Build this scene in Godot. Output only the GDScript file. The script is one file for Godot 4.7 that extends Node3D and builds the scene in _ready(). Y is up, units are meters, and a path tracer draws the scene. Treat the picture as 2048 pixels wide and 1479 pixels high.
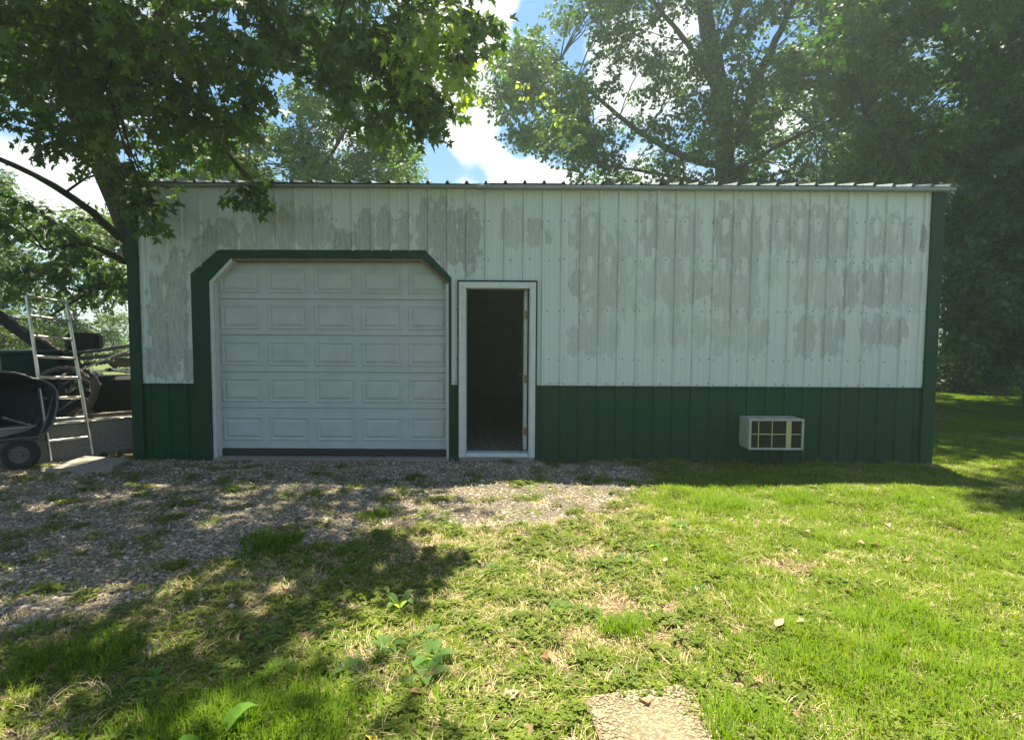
extends Node3D
# A white and green metal shed seen from its front yard, in the shade of big trees, sun high behind it.

const FOCAL := 1100.0            # in pixels of the 2048 wide photograph
const EYE := Vector3(0, 1.5, 6.7)
var cam: Camera3D
var rng := RandomNumberGenerator.new()
var used := {}
var M := {}
var warp := FastNoiseLite.new()
var fine := FastNoiseLite.new()

# ------------------------------------------------------------------ mesh collector
class MB:
	var v := PackedVector3Array()
	var n := PackedVector3Array()
	var uv := PackedVector2Array()
	var c := PackedColorArray()
	var i := PackedInt32Array()
	var col := Color(1, 1, 1)
	func vert(p: Vector3, nn: Vector3, t := Vector2.ZERO) -> int:
		v.append(p); n.append(nn); uv.append(t); c.append(col)
		return v.size() - 1
	# corners counter-clockwise as seen from outside
	func quad(a: Vector3, b: Vector3, d: Vector3, e: Vector3, ta := Vector2.ZERO, tb := Vector2.ZERO, td := Vector2.ZERO, te := Vector2.ZERO):
		var nn := (b - a).cross(d - a)
		if nn.length_squared() < 1e-16: nn = (d - a).cross(e - a)
		nn = nn.normalized()
		var k := vert(a, nn, ta); vert(b, nn, tb); vert(d, nn, td); vert(e, nn, te)
		i.append_array([k, k + 2, k + 1, k, k + 3, k + 2])
	func tri(a: Vector3, b: Vector3, d: Vector3):
		var nn := (b - a).cross(d - a).normalized()
		var k := vert(a, nn); vert(b, nn); vert(d, nn)
		i.append_array([k, k + 2, k + 1])
	# a box with chamfered edges, turned by bs, at o
	func box(o: Vector3, s: Vector3, bv := 0.004, bs := Basis()):
		var h := s * 0.5
		bv = minf(bv, minf(h.x, minf(h.y, h.z)) * 0.9)
		var g := h - Vector3(bv, bv, bv)
		for ax in 3:
			var u := (ax + 1) % 3
			var w := (ax + 2) % 3
			for sg in [-1.0, 1.0]:
				var q := []
				for e in [[-1, -1], [1, -1], [1, 1], [-1, 1]]:
					var p := Vector3()
					p[ax] = sg * h[ax]; p[u] = e[0] * g[u]; p[w] = e[1] * g[w]
					q.append(o + bs * p)
				if sg > 0: quad(q[0], q[1], q[2], q[3])
				else: quad(q[3], q[2], q[1], q[0])
			# edges along axis ax
			for e in [[1, 1], [-1, 1], [-1, -1], [1, -1]]:
				var p1 := Vector3(); var p2 := Vector3()
				p1[u] = e[0] * h[u]; p1[w] = e[1] * g[w]
				p2[u] = e[0] * g[u]; p2[w] = e[1] * h[w]
				var lo := Vector3(); lo[ax] = -g[ax]
				var hi := Vector3(); hi[ax] = g[ax]
				if e[0] * e[1] > 0: quad(o + bs * (p1 + lo), o + bs * (p2 + lo), o + bs * (p2 + hi), o + bs * (p1 + hi))
				else: quad(o + bs * (p2 + lo), o + bs * (p1 + lo), o + bs * (p1 + hi), o + bs * (p2 + hi))
		for sx in [-1.0, 1.0]:
			for sy in [-1.0, 1.0]:
				for sz in [-1.0, 1.0]:
					var a := o + bs * Vector3(sx * h.x, sy * g.y, sz * g.z)
					var b := o + bs * Vector3(sx * g.x, sy * h.y, sz * g.z)
					var d := o + bs * Vector3(sx * g.x, sy * g.y, sz * h.z)
					if sx * sy * sz > 0: tri(a, b, d)
					else: tri(a, d, b)
	# smooth tapered tube along points
	func tube(pts: Array, rad: Array, sides := 8, caps := true):
		var base := v.size()
		var up := Vector3.UP
		var m := pts.size()
		var d0: Vector3 = (pts[1] - pts[0]).normalized()
		if absf(d0.dot(up)) > 0.9: up = Vector3.RIGHT
		var along := 0.0
		for k in m:
			var d: Vector3 = ((pts[mini(k + 1, m - 1)] - pts[maxi(k - 1, 0)]) as Vector3).normalized()
			var x := up.cross(d).normalized()
			var y := d.cross(x)
			up = y
			if k > 0: along += (pts[k] - pts[k - 1]).length()
			for s in sides + 1:
				var a := TAU * s / sides
				var nn := x * cos(a) + y * sin(a)
				vert(pts[k] + nn * rad[k], nn, Vector2(float(s) / sides, along))
		for k in m - 1:
			for s in sides:
				var p := base + k * (sides + 1) + s
				var q := p + sides + 1
				i.append_array([p, q, p + 1, p + 1, q, q + 1])
		if caps:
			for k in [0, m - 1]:
				var d: Vector3 = ((pts[1] - pts[0]) * -1.0 if k == 0 else pts[m - 1] - pts[m - 2]) as Vector3
				d = d.normalized()
				var ct := vert(pts[k], d)
				for s in sides + 1: vert(v[base + k * (sides + 1) + s], d)
				for s in sides:
					if k == 0: i.append_array([ct, ct + 1 + s, ct + 2 + s])
					else: i.append_array([ct, ct + 2 + s, ct + 1 + s])
	# profile of (radius, height) turned round axis ax through o
	func lathe(o: Vector3, ax: Vector3, prof: Array, sides := 24):
		var up := Vector3.UP if absf(ax.y) < 0.9 else Vector3.RIGHT
		var x := up.cross(ax).normalized()
		var y := ax.cross(x)
		for k in prof.size() - 1:
			for s in sides:
				var a0 := TAU * s / sides
				var a1 := TAU * (s + 1) / sides
				var p: Vector2 = prof[k]; var q: Vector2 = prof[k + 1]
				var e0 := x * cos(a0) + y * sin(a0)
				var e1 := x * cos(a1) + y * sin(a1)
				quad(o + e0 * p.x + ax * p.y, o + e1 * p.x + ax * p.y, o + e1 * q.x + ax * q.y, o + e0 * q.x + ax * q.y)
	func mesh() -> ArrayMesh:
		var am := ArrayMesh.new()
		var a := []
		a.resize(Mesh.ARRAY_MAX)
		a[Mesh.ARRAY_VERTEX] = v; a[Mesh.ARRAY_NORMAL] = n; a[Mesh.ARRAY_TEX_UV] = uv; a[Mesh.ARRAY_COLOR] = c; a[Mesh.ARRAY_INDEX] = i
		am.add_surface_from_arrays(Mesh.PRIMITIVE_TRIANGLES, a)
		return am

# ------------------------------------------------------------------ scene helpers
func numbered(called: String) -> String:
	if not used.has(called):
		used[called] = 0
		return called
	used[called] += 1
	return "%s_%03d" % [called, used[called]]

func tag(o, label := "", category := "", group := "", kind := ""):
	if label: o.set_meta("label", label)
	if category: o.set_meta("category", category)
	if group: o.set_meta("group", group)
	if kind: o.set_meta("kind", kind)
	return o

func base(called: String, at := Vector3.ZERO, turn := 0.0) -> Node3D:
	var o := Node3D.new()
	o.name = numbered(called)
	add_child(o)
	o.position = at
	o.rotation.y = turn
	return o

# one mesh as one object; under the root it takes the next number of its name
func put(called: String, mesh, m: Material, parent: Node = null) -> MeshInstance3D:
	var o := MeshInstance3D.new()
	o.mesh = mesh.mesh() if mesh is MB else mesh
	o.material_override = m
	if parent == null:
		o.name = numbered(called)
		add_child(o)
	else:
		o.name = called
		parent.add_child(o, true)
	return o

func scatter(called: String, mesh: Mesh, m: Material, places: Array, colors: Array, parent: Node = null) -> MultiMeshInstance3D:
	var mm := MultiMesh.new()
	mm.transform_format = MultiMesh.TRANSFORM_3D
	mm.use_colors = not colors.is_empty()
	mm.mesh = mesh
	mm.instance_count = places.size()
	for k in places.size():
		mm.set_instance_transform(k, places[k])
		if mm.use_colors: mm.set_instance_color(k, colors[k])
	var o := MultiMeshInstance3D.new()
	o.multimesh = mm
	o.material_override = m
	if parent == null:
		o.name = numbered(called)
		add_child(o)
	else:
		o.name = called
		parent.add_child(o, true)
	return o

func rf(a: float, b: float) -> float: return rng.randf_range(a, b)
func rv() -> Vector3:
	return Vector3(rng.randfn(), rng.randfn(), rng.randfn()).normalized()

# direction of a pixel of the photograph
func ray(px: float, py: float) -> Vector3:
	return cam.basis * Vector3((px - 1024.0) / FOCAL, (739.5 - py) / FOCAL, -1.0)
# point seen at that pixel on the plane z = z0
func at_z(px: float, py: float, z0: float) -> Vector3:
	var d := ray(px, py)
	return EYE + d * ((z0 - EYE.z) / d.z)
# point seen at that pixel on the ground
func at_ground(px: float, py: float) -> Vector3:
	var d := ray(px, py)
	var p := EYE + d * (-EYE.y / d.y)
	p.y = ground_y(p.x, p.z)
	return p
func pixel_of(p: Vector3) -> Vector2:
	var q := cam.basis.inverse() * (p - EYE)
	if q.z > -0.05: return Vector2(-9999, -9999)
	return Vector2(1024.0 - q.x / q.z * FOCAL, 739.5 + q.y / q.z * FOCAL)

func ground_y(x: float, z: float) -> float:
	return -0.03 + 0.022 * warp.get_noise_2d(x * 6.0, z * 6.0) + 0.05 * warp.get_noise_2d(x * 1.3 + 50.0, z * 1.3)

# ------------------------------------------------------------------ materials
func lin(r: float, g: float, b: float) -> Color: return Color(r, g, b).linear_to_srgb()

func noise_tex(size: int, freq: float, lo: float, hi: float, oct := 4, seed_ := 1, tint := Color(1, 1, 1), contrast := 1.0) -> ImageTexture:
	var f := FastNoiseLite.new()
	f.seed = seed_; f.frequency = freq; f.fractal_octaves = oct
	f.noise_type = FastNoiseLite.TYPE_SIMPLEX_SMOOTH
	var im := f.get_seamless_image(size, size, false, false, 0.12)
	im.convert(Image.FORMAT_L8)
	var d := im.get_data()
	var lut := []
	for k in 256:
		var t := clampf((k / 255.0 - 0.5) * contrast + 0.5, 0, 1)
		var w := lerpf(lo, hi, t)
		lut.append([int(clampf(lerpf(w, w * tint.r, 1 - t) * 255, 0, 255)), int(clampf(lerpf(w, w * tint.g, 1 - t) * 255, 0, 255)), int(clampf(lerpf(w, w * tint.b, 1 - t) * 255, 0, 255))])
	var out := PackedByteArray()
	out.resize(d.size() * 3)
	for k in d.size():
		var q = lut[d[k]]
		out[k * 3] = q[0]; out[k * 3 + 1] = q[1]; out[k * 3 + 2] = q[2]
	var img := Image.create_from_data(size, size, false, Image.FORMAT_RGB8, out)
	img.generate_mipmaps()
	return ImageTexture.create_from_image(img)

func mat(c: Color, rough := 0.7, metal := 0.0) -> StandardMaterial3D:
	var m := StandardMaterial3D.new()
	m.albedo_color = c
	m.roughness = rough
	m.metallic = metal
	return m

func grained(c: Color, tex: Texture2D, scale_: float, rough := 0.7, metal := 0.0, bump := 0.0) -> StandardMaterial3D:
	var m := mat(c, rough, metal)
	m.albedo_texture = tex
	m.uv1_triplanar = true
	m.uv1_world_triplanar = true
	m.uv1_scale = Vector3.ONE * scale_
	if bump != 0.0:
		m.heightmap_enabled = true
		m.heightmap_texture = tex
		m.heightmap_scale = bump
	return m

func leafy(through := Color(0.9, 1.0, 0.25), rough := 0.5) -> StandardMaterial3D:
	var m := mat(Color(1, 1, 1), rough)
	m.vertex_color_use_as_albedo = true
	m.backlight_enabled = true
	m.backlight = through
	m.cull_mode = BaseMaterial3D.CULL_DISABLED
	return m

# ------------------------------------------------------------------ start
func _ready():
	rng.seed = 20240611
	warp.seed = 7; warp.frequency = 0.25; warp.fractal_octaves = 3
	fine.seed = 11; fine.frequency = 1.0; fine.fractal_octaves = 3
	cam = Camera3D.new()
	cam.name = "camera"
	cam.fov = 2.0 * rad_to_deg(atan(739.5 / FOCAL))
	cam.position = EYE
	cam.rotation_degrees = Vector3(-3.41, 0, 0.33)
	cam.near = 0.05
	cam.far = 600.0
	add_child(cam)
	var env := Environment.new()
	env.background_mode = Environment.BG_SKY
	env.tonemap_mode = Environment.TONE_MAPPER_LINEAR
	env.tonemap_exposure = 3.6
	env.volumetric_fog_enabled = true   # humid summer air against the sun
	env.volumetric_fog_density = 0.0031
	env.volumetric_fog_albedo = Color(0.88, 0.99, 0.95)
	env.volumetric_fog_anisotropy = 0.5
	env.sdfgi_enabled = true
	env.ssao_enabled = true
	env.ssil_enabled = true
	var sky := Sky.new()
	var pan := PanoramaSkyMaterial.new()
	pan.panorama = sky_image()
	pan.energy_multiplier = 0.385
	sky.sky_material = pan
	env.sky = sky
	var we := WorldEnvironment.new()
	we.name = "environment"
	we.environment = env
	add_child(we)
	var sun := DirectionalLight3D.new()
	sun.name = "sun"
	sun.light_energy = 1.6
	sun.light_color = Color(1.0, 0.965, 0.87)
	sun.light_angular_distance = 0.55
	sun.shadow_enabled = true
	var az := deg_to_rad(10.0)
	var el := deg_to_rad(72.5)
	var to_sun := Vector3(sin(az) * cos(el), sin(el), -cos(az) * cos(el))
	sun.look_at_from_position(Vector3.ZERO, -to_sun, Vector3.FORWARD)
	add_child(sun)
	materials()
	build_ground()
	build_shed()
	build_air_conditioner()
	build_junk()
	build_trees()
	build_lawn()
	build_small()

func sky_image() -> ImageTexture:
	var w := 2048
	var h := 1024
	var f := FastNoiseLite.new()
	f.seed = 31; f.frequency = 1.0; f.fractal_octaves = 6; f.fractal_gain = 0.55
	f.noise_type = FastNoiseLite.TYPE_SIMPLEX_SMOOTH
	var data := PackedFloat32Array()
	data.resize(w * h * 3)
	# clouds standing where the photograph shows them between the trees: direction, reach, amount
	var lumps := []
	for q in [[1000, -40, 0.10, 0.5], [985, 30, 0.06, 0.35], [905, 190, 0.045, 0.5], [925, 235, 0.045, 0.55], [910, 270, 0.03, 0.3], [1000, 320, 0.035, 0.4], [1060, 345, 0.05, 0.45], [1130, 370, 0.06, 0.45], [1270, 170, 0.09, 0.6], [1580, 250, 0.09, 0.5], [100, 370, 0.1, 0.6], [230, 650, 0.09, 0.7],
			[850, 300, 0.055, -0.9], [875, 340, 0.04, -0.8], [1040, 290, 0.03, -0.5], [835, 240, 0.04, -0.6], [1080, 60, 0.06, -0.9], [960, 345, 0.022, -0.3], [1030, 260, 0.03, -0.35], [1130, 150, 0.05, -0.6], [440, 140, 0.06, -0.8], [560, 160, 0.06, -0.8], [580, 220, 0.05, -0.6]]:
		lumps.append([ray(q[0], q[1]).normalized(), q[2], q[3]])
	for y in h:
		var el := PI * (0.5 - (y + 0.5) / h)
		var sy := sin(el)
		for x in w:
			var k := (y * w + x) * 3
			if sy < -0.02:
				data[k] = 0.32; data[k + 1] = 0.36; data[k + 2] = 0.36
				continue
			var a := TAU * (x + 0.5) / w
			var dir := Vector3(sin(a) * cos(el), sy, -cos(a) * cos(el))
			var s := 1.7 / (maxf(sy, 0.0) + 0.22)
			var d := f.get_noise_3d(dir.x * s, dir.z * s, 3.0) + 0.09
			if dir.z < -0.45:
				for q in lumps:
					var dd: float = (dir - q[0]).length() / q[1]
					if dd < 1.6: d += q[2] * exp(-dd * dd * 1.6)
			var cl := smoothstep(-0.02, 0.46, d)
			var up := clampf(sy, 0.0, 1.0)
			var t := pow(1.0 - up, 2.0)
			var r := lerpf(0.045, 0.26, t)
			var g := lerpf(0.20, 0.52, t)
			var b := lerpf(0.62, 0.86, t)
			var body := 1.0 - 0.34 * smoothstep(0.34, 0.85, d)
			data[k] = lerpf(r, 1.03 * body, cl); data[k + 1] = lerpf(g, 1.03 * body, cl); data[k + 2] = lerpf(b, 1.01 * body, cl)
	var im := Image.create_from_data(w, h, false, Image.FORMAT_RGBF, data.to_byte_array())
	return ImageTexture.create_from_image(im)

func materials():
	var soft := noise_tex(512, 0.012, 0.92, 1.0, 5, 3)
	var speck := noise_tex(512, 0.06, 0.72, 1.0, 4, 5, Color(1.0, 0.96, 0.88))
	var rough_t := noise_tex(512, 0.03, 0.45, 1.0, 5, 8, Color(1.0, 0.92, 0.8), 1.4)
	var mild := noise_tex(512, 0.03, 0.78, 1.0, 6, 14, Color(1.0, 0.95, 0.88))
	M.soft = soft; M.speck = speck; M.rough_t = rough_t
	M.green = grained(lin(0.007, 0.048, 0.018), soft, 0.7, 0.6)
	M.green_trim = grained(lin(0.006, 0.041, 0.016), soft, 0.9, 0.58)
	M.green.metallic_specular = 0.3
	M.green_trim.metallic_specular = 0.3
	M.white_door = grained(lin(0.40, 0.435, 0.39), soft, 0.5, 0.5)
	M.white_trim = grained(lin(0.54, 0.55, 0.50), soft, 1.1, 0.55)
	M.jamb_wood = grained(lin(0.30, 0.22, 0.15), rough_t, 3.0, 0.8)
	M.roof = grained(lin(0.34, 0.36, 0.36), soft, 0.6, 0.38)
	M.eave = grained(lin(0.20, 0.23, 0.22), soft, 0.8, 0.5)
	M.screw = mat(lin(0.20, 0.21, 0.19), 0.5, 0.3)
	M.dark_seal = grained(lin(0.03, 0.03, 0.028), speck, 3.0, 0.8)
	M.concrete = grained(lin(0.27, 0.255, 0.225), mild, 1.3, 0.9)
	M.paver = grained(lin(0.19, 0.155, 0.10), mild, 2.0, 0.95)
	M.inside = grained(lin(0.33, 0.33, 0.30), soft, 0.7, 0.85)
	M.inside_floor = grained(lin(0.30, 0.28, 0.25), rough_t, 0.8, 0.85)
	M.brass = grained(lin(0.30, 0.20, 0.11), speck, 12.0, 0.5, 0.6)
	M.case_metal = grained(lin(0.50, 0.51, 0.44), speck, 2.5, 0.5)
	M.grille = grained(lin(0.50, 0.55, 0.22), speck, 6.0, 0.5)
	M.coil = grained(lin(0.10, 0.105, 0.07), speck, 14.0, 0.6, 0.3)
	M.aluminium = grained(lin(0.60, 0.60, 0.56), speck, 5.0, 0.38, 0.75)
	M.black = grained(lin(0.006, 0.008, 0.008), speck, 4.0, 0.8)
	M.rubber = grained(lin(0.022, 0.022, 0.021), rough_t, 4.0, 0.85)
	M.dusty = grained(lin(0.22, 0.195, 0.165), rough_t, 3.0, 0.9)
	M.rust = grained(lin(0.10, 0.055, 0.035), rough_t, 5.0, 0.85, 0.2)
	M.steel = grained(lin(0.20, 0.20, 0.20), rough_t, 4.0, 0.5, 0.6)
	M.plastic_green = grained(lin(0.014, 0.050, 0.036), soft, 1.2, 0.5)
	M.chrome = grained(lin(0.62, 0.62, 0.60), speck, 8.0, 0.25, 0.9)
	M.pvc = grained(lin(0.62, 0.60, 0.52), speck, 6.0, 0.45)
	M.board = grained(lin(0.26, 0.22, 0.17), rough_t, 2.2, 0.85)
	M.bark = bark_mat(lin(0.085, 0.070, 0.055), rough_t)
	M.bark_pale = bark_mat(lin(0.17, 0.155, 0.13), rough_t)
	M.leaf = leafy()
	M.leaf_dark = leafy(Color(0.85, 0.95, 0.24))
	M.leaf_bright = leafy(Color(0.88, 1.0, 0.20))
	M.grass = leafy(Color(0.95, 1.0, 0.22), 0.7)
	M.grass.metallic_specular = 0.25
	M.dead = leafy(Color(0.35, 0.30, 0.15), 0.8)
	var st := mat(Color(1, 1, 1), 0.9)
	st.vertex_color_use_as_albedo = true
	M.stone = st
	var gr := grained(Color(1, 1, 1), rough_t, 1.9, 0.95)
	gr.vertex_color_use_as_albedo = true
	M.soil = gr
	M.wall = mat(Color(1, 1, 1), 0.42)
	M.wall.albedo_texture = wall_image()

func bark_mat(c: Color, tex: Texture2D) -> StandardMaterial3D:
	var m := mat(c, 0.92)
	m.albedo_texture = tex
	m.uv1_scale = Vector3(2.0, 0.55, 1.0)
	m.heightmap_enabled = true
	m.heightmap_texture = tex
	m.heightmap_scale = 2.0
	return m

# The white sheet with its grime: mildew film with sharp, rounded outlines that stays clear of the screws.
const WX0 := -4.7
const WX1 := 5.25
const WY0 := 0.85
const WY1 := 3.40
const RIB0 := -0.09
const RIB := 0.2286
const SCREW_Y := [2.89, 2.43, 1.83, 1.235]
func wall_image() -> ImageTexture:
	var w := 2048
	var h := 525
	var film := PackedFloat32Array(); film.resize(w * h)
	var hue := PackedFloat32Array(); hue.resize(w * h)
	var sx := w / (WX1 - WX0)
	var sy := h / (WY1 - WY0)
	# patches seen on the wall: pixel of the middle, half width and half height in pixels, strength, brownness
	var patches := [
		[315, 470, 16, 70, 0.35, 0.3], [318, 640, 18, 105, 0.95, 0.8], [352, 610, 22, 125, 0.9, 0.9], [322, 720, 30, 40, 1.0, 0.3], [376, 730, 10, 40, 0.9, 0.6], [345, 700, 16, 55, 0.9, 0.5],
		[395, 520, 18, 40, 0.9, 0.5], [418, 490, 16, 40, 1.0, 0.5], [455, 470, 22, 32, 0.8, 0.9], [495, 475, 14, 28, 0.7, 0.8], [530, 460, 20, 45, 0.7, 0.3], [568, 460, 22, 48, 0.8, 0.2], [607, 455, 18, 45, 0.7, 0.2], [640, 455, 22, 40, 0.75, 0.2], [690, 480, 24, 22, 1.0, 0.1], [733, 465, 20, 40, 0.9, 0.1], [768, 460, 18, 42, 0.8, 0.1], [805, 465, 16, 40, 0.75, 0.1],
		[850, 450, 16, 55, 0.85, 0.1], [890, 470, 30, 68, 0.9, 0.15], [935, 480, 24, 62, 1.0, 0.2], [1010, 450, 12, 32, 0.55, 0.1], [1030, 455, 22, 40, 0.4, 0.2], [1068, 460, 14, 30, 0.7, 0.1], [1096, 472, 8, 16, 0.8, 0.1],
		[1155, 460, 16, 38, 0.7, 0.1], [1152, 560, 14, 36, 0.75, 0.1], [1150, 680, 16, 28, 0.5, 0.1], [1180, 500, 24, 90, 0.6, 0.25], [1215, 540, 26, 80, 0.6, 0.3], [1248, 520, 18, 70, 0.45, 0.25], [1180, 650, 20, 60, 0.5, 0.3], [1215, 660, 22, 50, 0.4, 0.2], [1250, 600, 20, 36, 0.35, 0.3],
		[1300, 450, 18, 52, 0.7, 0.3], [1335, 480, 26, 68, 0.55, 0.3], [1300, 560, 22, 46, 0.4, 0.2], [1345, 570, 24, 60, 0.5, 0.2], [1395, 565, 24, 36, 0.6, 0.15], [1375, 470, 24, 54, 0.55, 0.2], [1355, 655, 20, 38, 0.45, 0.1], [1400, 660, 16, 30, 0.45, 0.2], [1310, 665, 20, 36, 0.35, 0.2],
		[1447, 460, 18, 50, 0.85, 0.6], [1475, 480, 26, 70, 0.7, 0.2], [1505, 490, 18, 60, 0.7, 0.2], [1450, 560, 22, 80, 0.55, 0.25], [1490, 580, 24, 70, 0.5, 0.2], [1440, 670, 18, 40, 0.45, 0.3], [1515, 670, 18, 46, 0.5, 0.2], [1475, 650, 20, 54, 0.4, 0.2],
		[1555, 455, 22, 46, 0.6, 0.1], [1545, 540, 16, 30, 0.35, 0.1], [1600, 460, 20, 50, 0.75, 0.1], [1640, 470, 26, 60, 0.7, 0.1], [1675, 480, 22, 66, 0.65, 0.15], [1610, 560, 20, 56, 0.55, 0.1], [1650, 580, 26, 50, 0.45, 0.2], [1610, 670, 22, 44, 0.65, 0.05], [1660, 660, 22, 56, 0.65, 0.05], [1700, 570, 16, 46, 0.8, 0.05], [1705, 460, 10, 34, 0.6, 0.1],
		[1750, 470, 16, 44, 0.7, 0.05], [1780, 470, 18, 44, 0.6, 0.05], [1750, 570, 24, 46, 0.8, 0.05], [1790, 570, 18, 46, 0.55, 0.1], [1815, 470, 16, 44, 0.6, 0.1], [1845, 478, 6, 24, 1.2, 0.0], [1825, 570, 20, 60, 0.4, 0.1], [1745, 660, 26, 34, 0.7, 0.05], [1790, 660, 20, 30, 0.7, 0.05]]
	var edge := FastNoiseLite.new()
	edge.seed = 21; edge.frequency = 0.045; edge.fractal_octaves = 4
	for p in patches:
		var c := at_z(p[0], p[1], 0.0)
		var cx: float = (c.x - WX0) * sx
		var cy: float = (WY1 - c.y) * sy
		var ax: float = p[2] * 1.18 / 164.0 * sx
		var ay: float = p[3] * 1.12 / 164.0 * sy
		for y in range(maxi(0, int(cy - ay * 1.35)), mini(h, int(cy + ay * 1.35))):
			for x in range(maxi(0, int(cx - ax * 1.35)), mini(w, int(cx + ax * 1.35))):
				var dx := (x - cx) / ax
				var dy := (y - cy) / ay
				var r := pow(pow(absf(dx), 2.3) + pow(absf(dy), 2.3), 0.435) + 0.55 * edge.get_noise_2d(x, y * 0.5)
				if r < 1.0:
					var k := y * w + x
					var e := smoothstep(1.0, 0.80, r)
					var s: float = p[4] * e
					if s > film[k]:
						film[k] = s
						hue[k] = p[5]
	# clean halos round the screws, as the zinc and the dripping water keep them
	for px in range(-21, 24):
		for row in SCREW_Y:
			var X: float = RIB0 + px * RIB + RIB * 0.5 + 0.05 * edge.get_noise_2d(px * 40.0, row * 90.0)
			if X < 0.4: continue
			var cx: float = (X - WX0) * sx
			var cy: float = (WY1 - row) * sy
			for y in range(maxi(0, int(cy - 14)), mini(h, int(cy + 46))):
				for x in range(maxi(0, int(cx - 12)), mini(w, int(cx + 12))):
					var dx := (x - cx) / 10.0
					var dy := (y - cy) / (12.0 if y < cy else 40.0)
					var r := dx * dx + dy * dy + 0.5 * edge.get_noise_2d(x, y)
					if r < 1.0: film[y * w + x] *= smoothstep(0.2, 1.0, r) * 0.8
	var spots := FastNoiseLite.new()
	spots.seed = 5; spots.frequency = 0.30; spots.fractal_octaves = 2
	var streak := FastNoiseLite.new()
	streak.seed = 9; streak.frequency = 0.06; streak.fractal_octaves = 3
	var out := PackedByteArray(); out.resize(w * h * 3)
	for y in h:
		for x in w:
			var k := y * w + x
			var run := streak.get_noise_2d(x * 1.6, y * 0.07)
			var r := 0.470 + 0.035 * run
			var g := 0.518 + 0.035 * run
			var b := 0.468 + 0.032 * run
			var s := film[k]
			if s > 0.0:
				var grit := clampf(0.78 + 0.60 * spots.get_noise_2d(x, y * 0.8) + 0.42 * streak.get_noise_2d(x * 2.2, y * 0.35), 0.0, 1.3)
				s = clampf(s * grit * 0.74, 0.0, 0.90)
				var q := hue[k]
				r = lerpf(r, lerpf(0.20, 0.20, q), s); g = lerpf(g, lerpf(0.19, 0.160, q), s); b = lerpf(b, lerpf(0.165, 0.095, q), s)
			out[k * 3] = int(255.0 * pow(r, 0.4545)); out[k * 3 + 1] = int(255.0 * pow(g, 0.4545)); out[k * 3 + 2] = int(255.0 * pow(b, 0.4545))
	var im := Image.create_from_data(w, h, false, Image.FORMAT_RGB8, out)
	return ImageTexture.create_from_image(im)

# ------------------------------------------------------------------ ground
var gravel_poly := PackedVector2Array()
var mixed_poly := PackedVector2Array()
var bare := []
func build_fields():
	for q in [[-700, 905], [0, 915], [700, 905], [1290, 930], [1290, 962], [1230, 1000], [1130, 1035], [980, 1045], [850, 1040], [760, 1062], [690, 1100], [560, 1100], [420, 1130], [250, 1190], [120, 1240], [-60, 1290], [-900, 1400]]:
		var p := at_ground(q[0], q[1]); gravel_poly.append(Vector2(p.x, p.z))
	for q in [[-700, 900], [1330, 925], [1330, 975], [1240, 1050], [1180, 1110], [900, 1140], [760, 1190], [560, 1220], [330, 1290], [150, 1420], [-100, 1700], [-900, 1700]]:
		var p := at_ground(q[0], q[1]); mixed_poly.append(Vector2(p.x, p.z))
	for q in [[1540, 1042, 0.42, 0.07], [1575, 1125, 0.32, 0.16], [1420, 1030, 0.2, 0.1], [1250, 1190, 0.26, 0.22], [1300, 1265, 0.25, 0.14], [1180, 1090, 0.2, 0.1], [1150, 1245, 0.12, 0.07], [1990, 868, 1.0, 0.35], [1900, 835, 1.2, 0.4], [1120, 1300, 0.08, 0.05], [640, 1255, 0.15, 0.06], [560, 1180, 0.2, 0.1], [1480, 1330, 0.12, 0.06], [1650, 1250, 0.15, 0.05]]:
		var p := at_ground(q[0], q[1]); bare.append([p.x, p.z, q[2], q[3]])
func gravel_at(x: float, z: float) -> float:
	var p := Vector2(x + 0.22 * warp.get_noise_2d(x * 9.0, z * 9.0), z + 0.16 * warp.get_noise_2d(x * 9.0 + 40.0, z * 9.0))
	if Geometry2D.is_point_in_polygon(p, gravel_poly): return 1.0
	if Geometry2D.is_point_in_polygon(p, mixed_poly): return 0.40
	return 0.0
func bare_at(x: float, z: float) -> float:
	var m := 0.0
	for q in bare:
		var dx: float = (x - q[0]) / q[2]
		var dz: float = (z - q[1]) / q[3]
		m = maxf(m, smoothstep(1.3, 0.5, sqrt(dx * dx + dz * dz) + 0.5 * warp.get_noise_2d(x * 14.0, z * 14.0)))
	return m

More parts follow.
